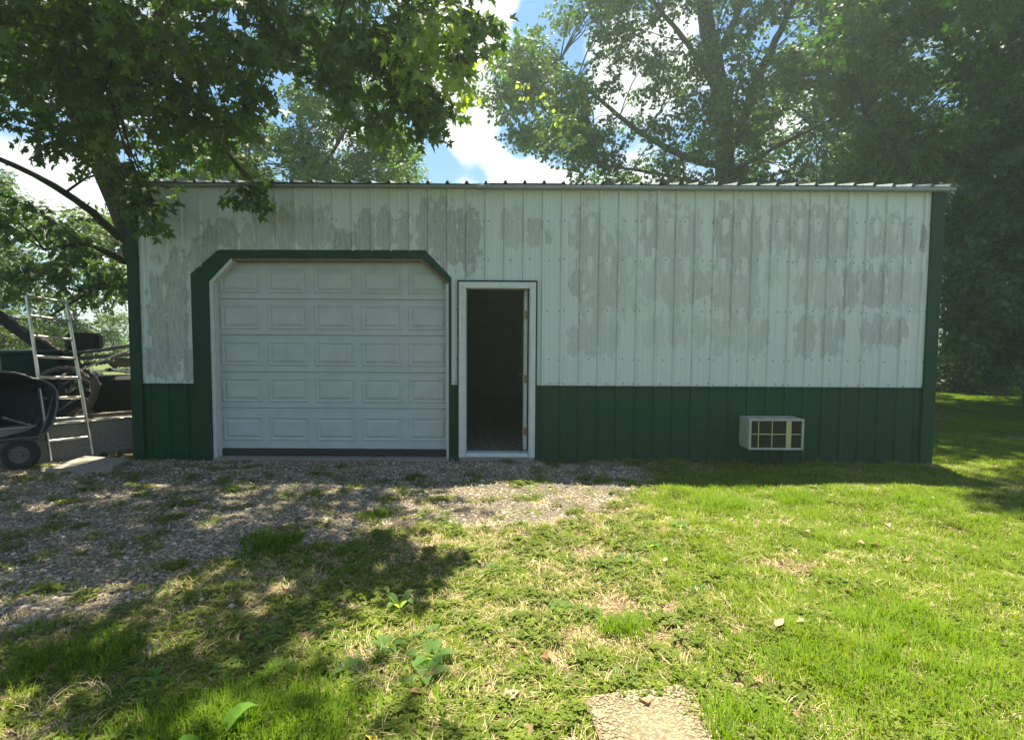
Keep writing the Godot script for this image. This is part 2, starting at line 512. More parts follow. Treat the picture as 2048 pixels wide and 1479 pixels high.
func build_ground():
	build_fields()
	var xs := [-160.0, -90.0, -50.0, -30.0, -20.0, -14.0, -10.0]
	var x := -7.5
	while x < 9.5:
		xs.append(x); x += 0.075
	xs.append_array([10.0, 11.0, 12.0, 14.0, 18.0, 25.0, 40.0, 80.0, 160.0])
	var zs := [-260.0, -150.0, -80.0, -50.0, -34.0, -24.0, -18.0, -14.0, -11.0, -9.0, -7.0, -5.0, -3.5, -2.5, -1.5]
	var z := -0.8
	while z < 5.4:
		zs.append(z); z += 0.06
	zs.append_array([5.8, 6.5, 8.0, 11.0, 16.0, 30.0, 80.0])
	var b := MB.new()
	for zz in zs:
		for xx in xs:
			var p := Vector3(xx, ground_y(xx, zz), zz)
			var near: bool = absf(xx) < 9.6 and zz > -1.6 and zz < 6.0
			var g := gravel_at(xx, zz) if near else 0.0
			var t := 0.5 + 0.5 * warp.get_noise_2d(xx * 7.0, zz * 7.0)
			var soil := Color(0.20, 0.155, 0.095).lerp(Color(0.29, 0.235, 0.145), t)
			var grav := Color(0.165, 0.135, 0.10).lerp(Color(0.23, 0.20, 0.155), t)
			var far_c := Color(0.120, 0.185, 0.020).lerp(Color(0.165, 0.225, 0.036), t)
			b.col = soil.lerp(grav, g)
			if not near: b.col = far_c.lerp(Color(0.13, 0.095, 0.055), bare_at(xx, zz))
			elif bare_at(xx, zz) > 0.0: b.col = b.col.lerp(Color(0.25, 0.18, 0.105), bare_at(xx, zz))
			b.vert(p, Vector3.UP, Vector2(xx, zz))
	var nx := xs.size()
	for j in zs.size() - 1:
		for k in nx - 1:
			var p := j * nx + k
			b.i.append_array([p, p + 1, p + nx, p + 1, p + nx + 1, p + nx])
	# slopes
	for j in range(1, zs.size() - 1):
		for k in range(1, nx - 1):
			var p := j * nx + k
			b.n[p] = (b.v[p + nx] - b.v[p - nx]).cross(b.v[p + 1] - b.v[p - 1]).normalized()
	var o := put("ground", b, M.soil)
	tag(o, "", "", "", "structure")

# ------------------------------------------------------------------ shed
const SX0 := -4.64
const SX1 := 5.16
const EAVE := 3.30
# outline of the sheeting's lower edge over the openings
func opening_top(x: float) -> float:
	if x > -3.86 and x < -0.745:
		if x < -3.527: return lerpf(2.23, 2.515, (x + 3.86) / 0.333)
		if x > -1.056: return lerpf(2.525, 2.205, (x + 1.056) / 0.311)
		return 2.52
	if x > -0.66 and x < 0.285: return 2.175
	return 0.0

func rib_profile() -> Array:   # (offset along the wall, height off the flat) over one rib spacing, starting at a rib's middle
	return [[0.0, 0.023], [0.0085, 0.023], [0.024, 0.0], [0.078, 0.0], [0.082, 0.0028], [0.089, 0.0028], [0.093, 0.0], [0.136, 0.0], [0.140, 0.0028], [0.147, 0.0028], [0.151, 0.0], [0.2046, 0.0], [0.2201, 0.023], [0.2286, 0.023]]

func sheet(x0: float, x1: float, ylo: Callable, yhi: Callable, z0: float) -> MB:
	var b := MB.new()
	var pr := rib_profile()
	var pts := []
	var k0 := int(floor((x0 - RIB0) / RIB)) - 1
	for k in range(k0, k0 + int((x1 - x0) / RIB) + 4):
		for q in pr.size() - 1:
			pts.append(Vector2(RIB0 + k * RIB + pr[q][0], pr[q][1]))
	# add the breaks of the openings
	for e in [-3.86, -3.527, -1.056, -0.745, -0.66, 0.285]:
		for k in pts.size() - 1:
			if pts[k].x < e - 1e-4 and pts[k + 1].x > e + 1e-4:
				pts.insert(k + 1, Vector2(e, lerpf(pts[k].y, pts[k + 1].y, (e - pts[k].x) / (pts[k + 1].x - pts[k].x))))
				break
	for k in pts.size() - 1:
		var a: Vector2 = pts[k]; var c: Vector2 = pts[k + 1]
		if c.x <= x0 + 1e-5 or a.x >= x1 - 1e-5: continue
		if a.x < x0: a = Vector2(x0, lerpf(a.y, c.y, (x0 - a.x) / (c.x - a.x)))
		if c.x > x1: c = Vector2(x1, lerpf(a.y, c.y, (x1 - a.x) / (c.x - a.x)))
		var e := 1e-4
		var la: float = ylo.call(a.x + e); var lc: float = ylo.call(c.x - e)
		var ha: float = yhi.call(a.x + e); var hc: float = yhi.call(c.x - e)
		if ha - la < 0.005 and hc - lc < 0.005: continue
		var q := [Vector3(a.x, la, z0 + a.y), Vector3(c.x, lc, z0 + c.y), Vector3(c.x, hc, z0 + c.y), Vector3(a.x, ha, z0 + a.y)]
		var t := []
		for p in q: t.append(Vector2((p.x - WX0) / (WX1 - WX0), (WY1 - p.y) / (WY1 - WY0)))
		b.quad(q[0], q[1], q[2], q[3], t[0], t[1], t[2], t[3])
	return b

func band(b: MB, a: Vector2, c: Vector2, d: Vector2, e: Vector2, z0: float, z1: float):   # a flat prism in the wall's plane, corners counter-clockwise
	var q := [a, c, d, e]
	b.quad(Vector3(a.x, a.y, z1), Vector3(c.x, c.y, z1), Vector3(d.x, d.y, z1), Vector3(e.x, e.y, z1))
	for k in 4:
		var p: Vector2 = q[k]; var r: Vector2 = q[(k + 1) % 4]
		b.quad(Vector3(p.x, p.y, z0), Vector3(r.x, r.y, z0), Vector3(r.x, r.y, z1), Vector3(p.x, p.y, z1))

func screw_mesh(spots: Array) -> MB:
	var b := MB.new()
	for p in spots:
		b.lathe(p, Vector3(0, 0, 1), [Vector2(0.0105, 0), Vector2(0.0095, 0.003), Vector2(0.0055, 0.0035), Vector2(0.005, 0.008), Vector2(0.0, 0.008)], 8)
	return b

func build_shed():
	var s := base("metal_shed", Vector3.ZERO)
	tag(s, "white ribbed metal shed with dark green wainscot, garage door and open entry door", "shed")
	var W := 0.915    # top of the green part
	# upper sheets, one per 0.914 m panel, then the green ones below
	var seam0 := RIB0 + 3 * RIB
	for k in range(-6, 6):
		var a := maxf(seam0 + k * 4 * RIB, SX0 + 0.115)
		var c := minf(seam0 + (k + 1) * 4 * RIB, SX1 - 0.13)
		if c - a < 0.05: continue
		var lift := 0.0012 * (posmod(k, 2))
		var o := put("wall_panel", sheet(a, c, func(x): return maxf(opening_top(x), W), func(_x): return EAVE - 0.01, 0.012 + lift), M.wall, s)
		var spots := []
		for row in SCREW_Y + [0.945]:
			for r in 5:
				var x := a + 0.03 if r == 0 else (c - 0.03 if r == 4 else seam0 + k * 4 * RIB + r * RIB + rng.randf_range(-0.03, 0.03) + RIB * 0.35)
				var y: float = row + rng.randf_range(-0.012, 0.012)
				if x < a or x > c or y < opening_top(x) + 0.03: continue
				spots.append(Vector3(x, y, 0.0125 + lift))
		if spots.size(): tag(put("screws", screw_mesh(spots), M.screw, o), "", "", "", "stuff")
		var low := sheet(a, c, func(x): return 0.0 if opening_top(x) == 0.0 else W, func(_x): return W - 0.004, 0.004 + lift)
		if low.v.size():
			var g := put("wainscot_panel", low, M.green, s)
			spots = []
			for row in [0.55, 0.16]:
				for r in 4:
					var x := seam0 + k * 4 * RIB + (r + 0.35) * RIB
					if x > a and x < c and opening_top(x) == 0.0: spots.append(Vector3(x, row + rng.randf_range(-0.01, 0.01), 0.0045 + lift))
			if spots.size(): tag(put("screws", screw_mesh(spots), M.green_trim, g), "", "", "", "stuff")
	# thin drip ledge between the two colours, base guard, corners
	for e in [[SX0 + 0.11, -3.865], [-0.743, -0.665], [0.288, SX1 - 0.13]]:
		var b := MB.new()
		b.box(Vector3((e[0] + e[1]) / 2, W - 0.006, 0.022), Vector3(e[1] - e[0], 0.012, 0.036), 0.003)
		put("transition_trim", b, M.green_trim, s)
	for e in [[SX0 + 0.02, -3.865], [0.288, SX1 - 0.02]]:
		var b := MB.new()
		b.box(Vector3((e[0] + e[1]) / 2, -0.004, 0.026), Vector3(e[1] - e[0], 0.022, 0.05), 0.004)
		b.box(Vector3((e[0] + e[1]) / 2, -0.07, 0.0), Vector3(e[1] - e[0], 0.10, 0.04), 0.004)
		put("base_trim", b, M.green, s)
	for e in [[SX0, 0.125, 1], [SX1, 0.14, -1]]:
		var b := MB.new()
		b.box(Vector3(e[0] + e[2] * e[1] / 2, EAVE / 2 - 0.02, 0.012), Vector3(e[1], EAVE - 0.0, 0.052), 0.004)
		b.box(Vector3(e[0] + e[2] * -0.004, EAVE / 2 - 0.02, -0.06), Vector3(0.02, EAVE - 0.0, 0.09), 0.004)
		b.box(Vector3(e[0] + e[2] * (e[1] + 0.006), EAVE / 2 - 0.02, 0.026), Vector3(0.014, EAVE - 0.01, 0.030), 0.004)
		put("corner_trim", b, M.green_trim, s)
	# garage door surround
	var o1 := [Vector2(-3.872, -0.05), Vector2(-3.872, 2.238), Vector2(-3.532, 2.527), Vector2(-1.050, 2.535), Vector2(-0.738, 2.213), Vector2(-0.738, -0.05)]
	var o2 := [Vector2(-3.665, -0.05), Vector2(-3.665, 2.150), Vector2(-3.395, 2.432), Vector2(-1.095, 2.440), Vector2(-0.768, 2.150), Vector2(-0.768, -0.05)]
	for k in 5:
		var b := MB.new()
		band(b, o1[k], o2[k], o2[k + 1], o1[k + 1], -0.02, 0.036)
		put("garage_trim", b, M.green_trim, s)
	var o3 := [Vector2(-3.625, 0.0), Vector2(-3.625, 2.135), Vector2(-3.375, 2.395), Vector2(-1.115, 2.405), Vector2(-0.800, 2.135), Vector2(-0.800, 0.0)]
	for k in 5:
		var b := MB.new()
		var p0: Vector2 = o2[k] + (Vector2(0, 0.05) if k == 0 else Vector2.ZERO)
		var p1: Vector2 = o2[k + 1] + (Vector2(0, 0.05) if k == 4 else Vector2.ZERO)
		band(b, p0, o3[k], o3[k + 1], p1, -0.13, 0.012)
		put("garage_jamb", b, M.white_trim if k in [0, 1, 4] else M.jamb_wood, s)
	# garage door: five sections of five raised panels
	var gd := Node3D.new(); gd.name = "garage_door"; s.add_child(gd)
	var zf := -0.12
	var rows := [0.09, 0.607, 1.051, 1.509, 1.952, 2.46]
	rows[1] = 0.60
	for k in 5:
		var b := MB.new()
		var y0: float = rows[k] + 0.0018
		var y1: float = rows[k + 1] - 0.0018
		b.box(Vector3(-2.225, (y0 + y1) / 2, zf - 0.025), Vector3(2.90, y1 - y0, 0.05), 0.006)
		b.box(Vector3(-2.225, y1 - 0.022, zf + 0.001), Vector3(2.90, 0.010, 0.006), 0.003)
		put("door_section", b, M.white_door, gd)
		for c in 5:
			var cx := -3.357 + c * 0.580
			var cy := (y0 + y1) / 2 if k < 4 else y0 + 0.222
			raised_panel(gd, cx, cy, 0.495, 0.305, zf)
	var sb := MB.new()
	sb.box(Vector3(-2.21, 0.045, -0.145), Vector3(2.88, 0.09, 0.06), 0.012)
	put("bottom_seal", sb, M.dark_seal, gd)
	sb = MB.new()
	sb.box(Vector3(-2.21, -0.045, -0.06), Vector3(3.0, 0.09, 0.19), 0.01)
	put("threshold", sb, M.concrete, s)
	# entry door frame, door swung in, hinges
	var fr := Node3D.new(); fr.name = "entry_frame"; s.add_child(fr)
	for e in [[-0.605, 0.082, "jamb"], [0.246, 0.076, "jamb"]]:
		var b := MB.new()
		b.box(Vector3(e[0], 1.09, 0.030), Vector3(e[1], 2.13, 0.050), 0.006)
		var inner: float = e[0] + (e[1] / 2 - 0.012 if e[0] < 0 else -e[1] / 2 + 0.012)
		b.box(Vector3(inner, 1.09, -0.065), Vector3(0.030, 2.08, 0.13), 0.003)
		b.box(Vector3(e[0] + (0.018 if e[0] < 0 else -0.018), 1.09, 0.058), Vector3(0.02, 2.10, 0.01), 0.004)
		put("jamb", b, M.white_trim, fr)
	var hb := MB.new()
	hb.box(Vector3(-0.181, 2.122, 0.031), Vector3(0.93, 0.075, 0.052), 0.006)
	hb.box(Vector3(-0.181, 2.100, -0.065), Vector3(0.83, 0.030, 0.13), 0.003)
	put("head", hb, M.white_trim, fr)
	hb = MB.new()
	hb.box(Vector3(-0.181, 0.055, -0.03), Vector3(0.77, 0.05, 0.18), 0.008)
	put("sill", hb, M.white_trim, fr)
	hb = MB.new()
	hb.box(Vector3(-0.181, -0.02, -0.03), Vector3(0.93, 0.09, 0.15), 0.01)
	put("step", hb, M.concrete, fr)
	for e in [[Vector3(-0.655, 1.09, 0.03), Vector3(0.018, 2.18, 0.044)], [Vector3(0.293, 1.09, 0.03), Vector3(0.018, 2.18, 0.044)], [Vector3(-0.181, 2.172, 0.03), Vector3(0.93, 0.018, 0.044)]]:
		var b := MB.new()
		b.box(e[0], e[1], 0.004)
		put("door_flashing", b, M.green_trim, s)
	var ed := Node3D.new(); ed.name = "entry_door"; s.add_child(ed)
	var db := MB.new()
	db.box(Vector3(0.168, 1.085, -0.56), Vector3(0.044, 2.0, 0.82), 0.004)
	put("slab", db, M.white_trim, ed)
	for y in [0.32, 0.98, 1.78]:
		var b := MB.new()
		b.box(Vector3(0.170, y, -0.1485), Vector3(0.036, 0.10, 0.004), 0.001)
		b.tube([Vector3(0.193, y - 0.05, -0.144), Vector3(0.193, y + 0.05, -0.144)], [0.007, 0.007], 10)
		put("hinge", b, M.brass, ed)
	db = MB.new()
	db.lathe(Vector3(0.146, 0.98, -0.90), Vector3(-1, 0, 0), [Vector2(0.03, 0), Vector2(0.03, 0.006), Vector2(0.011, 0.012), Vector2(0.011, 0.035), Vector2(0.026, 0.045), Vector2(0.028, 0.06), Vector2(0.018, 0.07), Vector2(0, 0.071)], 16)
	put("knob", db, M.brass, ed)
	# the other walls, floor and lining, so that the inside is a closed room
	var dep := -7.3
	for e in [[SX0 + 0.03, "side_wall"], [SX1 - 0.03, "side_wall"]]:
		var b := MB.new()
		b.box(Vector3(e[0], EAVE / 2 - 0.05, dep / 2 - 0.11), Vector3(0.05, EAVE + 0.06, -dep - 0.2), 0.005)
		put(e[1], b, M.green if e[0] < 0 else M.white_trim, s)
	var wb := MB.new()
	wb.box(Vector3((SX0 + SX1) / 2, EAVE / 2, dep + 0.03), Vector3(SX1 - SX0 - 0.1, EAVE, 0.05), 0.005)
	put("rear_wall", wb, M.inside, s)
	wb = MB.new()
	wb.box(Vector3((SX0 + SX1) / 2, -0.01, dep / 2 - 0.1), Vector3(SX1 - SX0 - 0.12, 0.08, -dep - 0.25), 0.005)
	put("floor_slab", wb, M.inside_floor, s)
	# lining behind the front sheets, split round the openings
	wb = MB.new()
	for e in [[SX0 + 0.06, -3.70, 0.0, EAVE], [-3.70, -0.73, 2.52, EAVE], [-0.745, -0.60, 0.0, EAVE], [-0.60, 0.24, 2.13, EAVE], [0.24, SX1 - 0.06, 0.0, EAVE]]:
		wb.box(Vector3((e[0] + e[1]) / 2, (e[2] + e[3]) / 2 - 0.02, -0.035), Vector3(e[1] - e[0] - 0.002, e[3] - e[2] - 0.04, 0.03), 0.002)
	put("front_lining", wb, M.inside, s)
	wb = MB.new()
	wb.box(Vector3((SX0 + SX1) / 2, EAVE - 0.03, dep / 2 - 0.05), Vector3(SX1 - SX0 - 0.13, 0.03, -dep - 0.2), 0.005)
	put("ceiling", wb, M.inside, s)
	# roof: front and back slopes of ribbed sheets
	var rise := 0.205
	for k in range(-6, 6):
		var a := maxf(seam0 + k * 4 * RIB - 0.001, SX0 - 0.09)
		var c := minf(seam0 + (k + 1) * 4 * RIB + 0.001, SX1 + 0.09)
		if c - a < 0.05: continue
		var b := MB.new()
		var lift := 0.0015 * posmod(k, 2) + EAVE + 0.0
		var pr := rib_profile()
		for r in range(-1, 6):
			for q in pr.size() - 1:
				var xa: float = seam0 + k * 4 * RIB + r * RIB + pr[q][0]
				var xb: float = seam0 + k * 4 * RIB + r * RIB + pr[q + 1][0]
				if xa < a - 1e-4 or xb > c + 1e-4: continue
				var ya: float = pr[q][1] * 1.5
				var yb: float = pr[q + 1][1] * 1.5
				var sag := 0.010 * warp.get_noise_1d(k * 37.0)
				var p := [[0.115, 0.0 + sag], [-3.65, 3.765 * rise], [-7.42, 0.0]]
				for j in 2:
					b.quad(Vector3(xa, lift + p[j][1] + ya, p[j][0]), Vector3(xb, lift + p[j][1] + yb, p[j][0]), Vector3(xb, lift + p[j + 1][1] + yb, p[j + 1][0]), Vector3(xa, lift + p[j + 1][1] + ya, p[j + 1][0]))
		put("roof_panel", b, M.roof, s)
	var eb := MB.new()
	eb.box(Vector3((SX0 + SX1) / 2 - 2.65, EAVE - 0.026, 0.066), Vector3(4.46, 0.030, 0.085), 0.005)
	put("eave_trim", eb, M.eave, s)
	eb = MB.new()
	eb.box(Vector3(2.39, EAVE - 0.030, 0.070), Vector3(5.66, 0.040, 0.100), 0.005)
	put("eave_trim", eb, M.eave, s)
	for e in [SX0 + 0.012, SX1 - 0.012]:
		var b := MB.new()
		b.tri(Vector3(e, EAVE, 0.0), Vector3(e, EAVE, -7.3), Vector3(e, EAVE + 0.75, -3.65))
		put("gable", b, M.green, s)

func raised_panel(parent: Node, cx: float, cy: float, w: float, h: float, z: float):
	var b := MB.new()
	var steps := [[0.0, 0.0006], [0.010, 0.011], [0.020, 0.011], [0.034, 0.0012], [0.044, 0.0012], [0.068, 0.014]]
	for k in steps.size() - 1:
		var i0: float = steps[k][0]; var i1: float = steps[k + 1][0]
		var z0: float = z + steps[k][1]; var z1: float = z + steps[k + 1][1]
		var A := [Vector3(-w / 2 + i0, -h / 2 + i0, z0), Vector3(w / 2 - i0, -h / 2 + i0, z0), Vector3(w / 2 - i0, h / 2 - i0, z0), Vector3(-w / 2 + i0, h / 2 - i0, z0)]
		var B := [Vector3(-w / 2 + i1, -h / 2 + i1, z1), Vector3(w / 2 - i1, -h / 2 + i1, z1), Vector3(w / 2 - i1, h / 2 - i1, z1), Vector3(-w / 2 + i1, h / 2 - i1, z1)]
		for e in 4: b.quad(A[e], A[(e + 1) % 4], B[(e + 1) % 4], B[e])
		if k == steps.size() - 2: b.quad(B[0], B[1], B[2], B[3])
	put("raised_panel", b, M.white_door, parent).position = Vector3(cx, cy, 0)

func build_air_conditioner():
	var a := base("air_conditioner", Vector3(3.107, 0.195, 0.03))
	tag(a, "boxy grey window air conditioner jutting through the green wainscot", "air conditioner")
	var w := 0.645; var h := 0.365; var d := 0.275
	var b := MB.new()
	b.box(Vector3(0, 0.006, d / 2), Vector3(w - 0.02, 0.012, d - 0.02), 0.003)
	b.box(Vector3(0, h - 0.006, d / 2 - 0.005), Vector3(w, 0.012, d - 0.01), 0.003)
	for s in [-1.0, 1.0]: b.box(Vector3(s * (w / 2 - 0.006), h / 2, d / 2 - 0.006), Vector3(0.012, h - 0.026, d - 0.014), 0.003)
	put("casing", b, M.case_metal, a)
	b = MB.new()
	b.box(Vector3(0, h / 2, d - 0.06), Vector3(w - 0.03, h - 0.03, 0.03), 0.002)
	for k in 74: b.box(Vector3(-w / 2 + 0.022 + k * 0.0083, h / 2, d - 0.040), Vector3(0.0018, h - 0.03, 0.012), 0.0004)
	put("coil", b, M.coil, a)
	for s in [-1.0, 1.0]:
		b = MB.new()
		b.box(Vector3(s * (w / 2 - 0.014), h / 2, d), Vector3(0.026, h, 0.014), 0.004)
		b.box(Vector3(s * (w / 2 - 0.014), h / 2, d + 0.007), Vector3(0.006, h - 0.02, 0.005), 0.002)
		for k in 5:
			for e in [0.03 + k * 0.012, h - 0.03 - k * 0.012]: b.box(Vector3(s * (w / 2 - 0.014), e, d + 0.007), Vector3(0.022, 0.004, 0.006), 0.001)
		put("frame_side", b, M.case_metal, a)
	for e in [0.010, h - 0.008]:
		b = MB.new()
		b.box(Vector3(0, e, d), Vector3(w - 0.056, 0.016, 0.014), 0.004)
		b.box(Vector3(0, e + (0.014 if e < 0.1 else -0.014), d - 0.004), Vector3(w - 0.056, 0.006, 0.008), 0.002)
		put("frame_rail", b, M.case_metal, a)
	for e in [[-0.205, 0.011], [-0.045, 0.011], [0.150, 0.062]]:
		b = MB.new()
		b.box(Vector3(e[0], h / 2, d - 0.012), Vector3(e[1], h - 0.03, 0.006), 0.002)
		put("grille_bar", b, M.grille, a)
	b = MB.new()
	b.box(Vector3(0, h * 0.50, d - 0.023), Vector3(w - 0.05, 0.012, 0.006), 0.002)
	put("grille_bar", b, M.grille, a)
	for k in 3:
		b = MB.new()
		b.box(Vector3(-0.17 + k * 0.17, h + 0.0012, d - 0.05), Vector3(0.08, 0.004, 0.03), 0.001)
		put("top_louver", b, M.coil, a)

# ------------------------------------------------------------------ trees
func leaf_mesh(half: Array, curl: float, fold: float) -> ArrayMesh:
	# outline from stalk to tip on one side, mirrored; lies in the xz plane, tip at z = 1
	var b := MB.new()
	var lift := func(p: Vector2) -> Vector3: return Vector3(p.x, fold * absf(p.x) - curl * p.y * p.y, p.y)
	var ring := []
	for p in half: ring.append(p)
	for k in range(half.size() - 2, 0, -1): ring.append(Vector2(-half[k].x, half[k].y))
	var mid: Vector3 = lift.call(Vector2(0, 0.32))
	var ci := b.vert(mid, Vector3.UP)
	for p in ring:
		var q: Vector3 = lift.call(p)
		b.vert(q, Vector3(-signf(p.x) * fold, 1, 2 * curl * p.y).normalized())
	for k in ring.size(): b.i.append_array([ci, ci + 1 + k, ci + 1 + (k + 1) % ring.size()])
	# stalk
	b.quad(Vector3(-0.012, 0, -0.5), Vector3(0.012, 0, -0.5), Vector3(0.012, 0, 0.05), Vector3(-0.012, 0, 0.05))
	return b.mesh()

func maple_leaf() -> ArrayMesh:
	return leaf_mesh([Vector2(0, 0), Vector2(0.10, 0.03), Vector2(0.38, -0.04), Vector2(0.27, 0.14), Vector2(0.40, 0.20), Vector2(0.60, 0.44), Vector2(0.36, 0.42), Vector2(0.15, 0.44), Vector2(0.23, 0.66), Vector2(0.11, 0.70), Vector2(0, 1.0)], 0.22, 0.25)
func poplar_leaf() -> ArrayMesh:
	return leaf_mesh([Vector2(0, 0), Vector2(0.30, 0.06), Vector2(0.44, 0.24), Vector2(0.34, 0.50), Vector2(0.15, 0.78), Vector2(0, 1.0)], 0.15, 0.3)
func oval_leaf() -> ArrayMesh:
	return leaf_mesh([Vector2(0, 0), Vector2(0.18, 0.12), Vector2(0.29, 0.38), Vector2(0.22, 0.68), Vector2(0, 1.0)], 0.3, 0.35)

func frame_of(dir: Vector3, nrm: Vector3, size: float) -> Basis:
	var x := nrm.cross(dir).normalized()
	var y := dir.cross(x).normalized()
	return Basis(x * size, y * size, dir * size)

# a twig of leaves as one mesh: origin at its root, growing along z, up is y; the same leaves can be had singly
func twig_leaves(opt: Dictionary, seed_: int) -> Array:
	var r := RandomNumberGenerator.new()
	r.seed = seed_
	var nl: int = opt.leaves
	var len_: float = opt.size * nl * 0.34
	var out := []
	for k in nl:
		var s := -1.0 if k % 2 == 0 else 1.0
		var q: Vector3 = Vector3(0, -0.10 * len_ * k * k / nl / nl, len_ * k / nl) + Vector3(r.randf_range(-1, 1), r.randf_range(-1, 1), r.randf_range(-1, 1)) * float(opt.size) * 0.25
		var jit := Vector3(r.randfn(), r.randfn(), r.randfn()).normalized()
		var ld: Vector3 = (Vector3(s * r.randf_range(0.4, 1.0), -float(opt.droop) * r.randf_range(0.5, 1.4), 0.55) + jit * 0.3).normalized()
		jit = Vector3(r.randfn(), r.randfn(), r.randfn()).normalized()
		var nn: Vector3 = (Vector3.UP + jit * float(opt.flutter)).normalized()
		if absf(nn.dot(ld)) > 0.95: nn = Vector3.RIGHT
		var sz: float = opt.size * r.randf_range(0.65, 1.15)
		out.append([Transform3D(frame_of(ld, nn, sz), q + ld * sz * 0.4), r.randf_range(0.8, 1.2)])
	return out

func twig_mesh(leaf: ArrayMesh, leaves: Array, len_: float) -> ArrayMesh:
	var src := leaf.surface_get_arrays(0)
	var b := MB.new()
	for l in leaves:
		var tr: Transform3D = l[0]
		var k0 := b.v.size()
		b.col = Color(l[1], l[1], l[1])
		var nb := tr.basis.orthonormalized()
		for k in src[Mesh.ARRAY_VERTEX].size(): b.vert(tr * src[Mesh.ARRAY_VERTEX][k], nb * src[Mesh.ARRAY_NORMAL][k])
		for k in src[Mesh.ARRAY_INDEX]: b.i.append(k0 + k)
	b.col = Color(0.7, 0.55, 0.5)
	b.tube([Vector3.ZERO, Vector3(0, -0.03 * len_, len_ * 0.6), Vector3(0, -0.10 * len_, len_)], [0.004, 0.003, 0.0015], 4, false)
	return b.mesh()

# puffs of twigs; opt: twigs per puff, leaves per twig, leaf size, colours, gaps in the crown
func foliage(puffs: Array, opt: Dictionary) -> Array:
	var places := []
	var colors := []
	var c0: Color = opt.c0
	var c1: Color = opt.c1
	for pf in puffs:
		var c: Vector3 = pf[0]
		var r: float = pf[1]
		var tone := rng.randf()
		var nt := int(opt.twigs * (pf[2] if pf.size() > 2 else 1.0) * rf(0.7, 1.3))
		for t in nt:
			var u := rv()
			var p: Vector3 = c + Vector3(u.x, u.y * 0.65, u.z) * r * pow(rng.randf(), 0.45)
			if opt.has("gaps"):
				var q := pixel_of(p)
				var skip := false
				for g in opt.gaps:
					if Vector2(q.x - g[0], q.y - g[1]).length() < g[2]: skip = true
				if skip: continue
			var dir := (u * 0.55 + rv() * 0.7 + Vector3(0, -0.30, 0)).normalized()
			places.append(Transform3D(frame_of(dir, (Vector3.UP + rv() * 0.3).normalized(), rf(0.85, 1.15)), p))
			colors.append(c0.lerp(c1, clampf(tone * 0.6 + rng.randf() * 0.5, 0, 1)) * rf(0.85, 1.15))
	return [places, colors]

func wavy(pts: Array, rad: Array, wob: float) -> MB:
	# a smooth curve through the points, resampled and made a little crooked
	var cv := Curve3D.new()
	for k in pts.size():
		var tg: Vector3 = ((pts[mini(k + 1, pts.size() - 1)] - pts[maxi(k - 1, 0)]) as Vector3) * 0.22
		cv.add_point(pts[k], -tg, tg)
	var n := maxi(6, int(cv.get_baked_length() / 0.22))
	var q := []
	var rr := []
	for k in n + 1:
		var t := float(k) / n
		var p := cv.sample_baked(cv.get_baked_length() * t, true)
		var at := t * (rad.size() - 1)
		var i0 := mini(int(at), rad.size() - 2)
		var r: float = lerpf(rad[i0], rad[i0 + 1], at - i0)
		var j := p * 5.0
		if k > 0: p += Vector3(fine.get_noise_3d(j.x, j.y, j.z), 0.4 * fine.get_noise_3d(j.y, j.z, j.x), fine.get_noise_3d(j.z, j.x, j.y)) * r * wob
		q.append(p); rr.append(r * (1.0 + 0.12 * fine.get_noise_1d(k * 2.3)))
	var b := MB.new()
	b.tube(q, rr, 10 if rad[0] > 0.08 else 7)
	return b

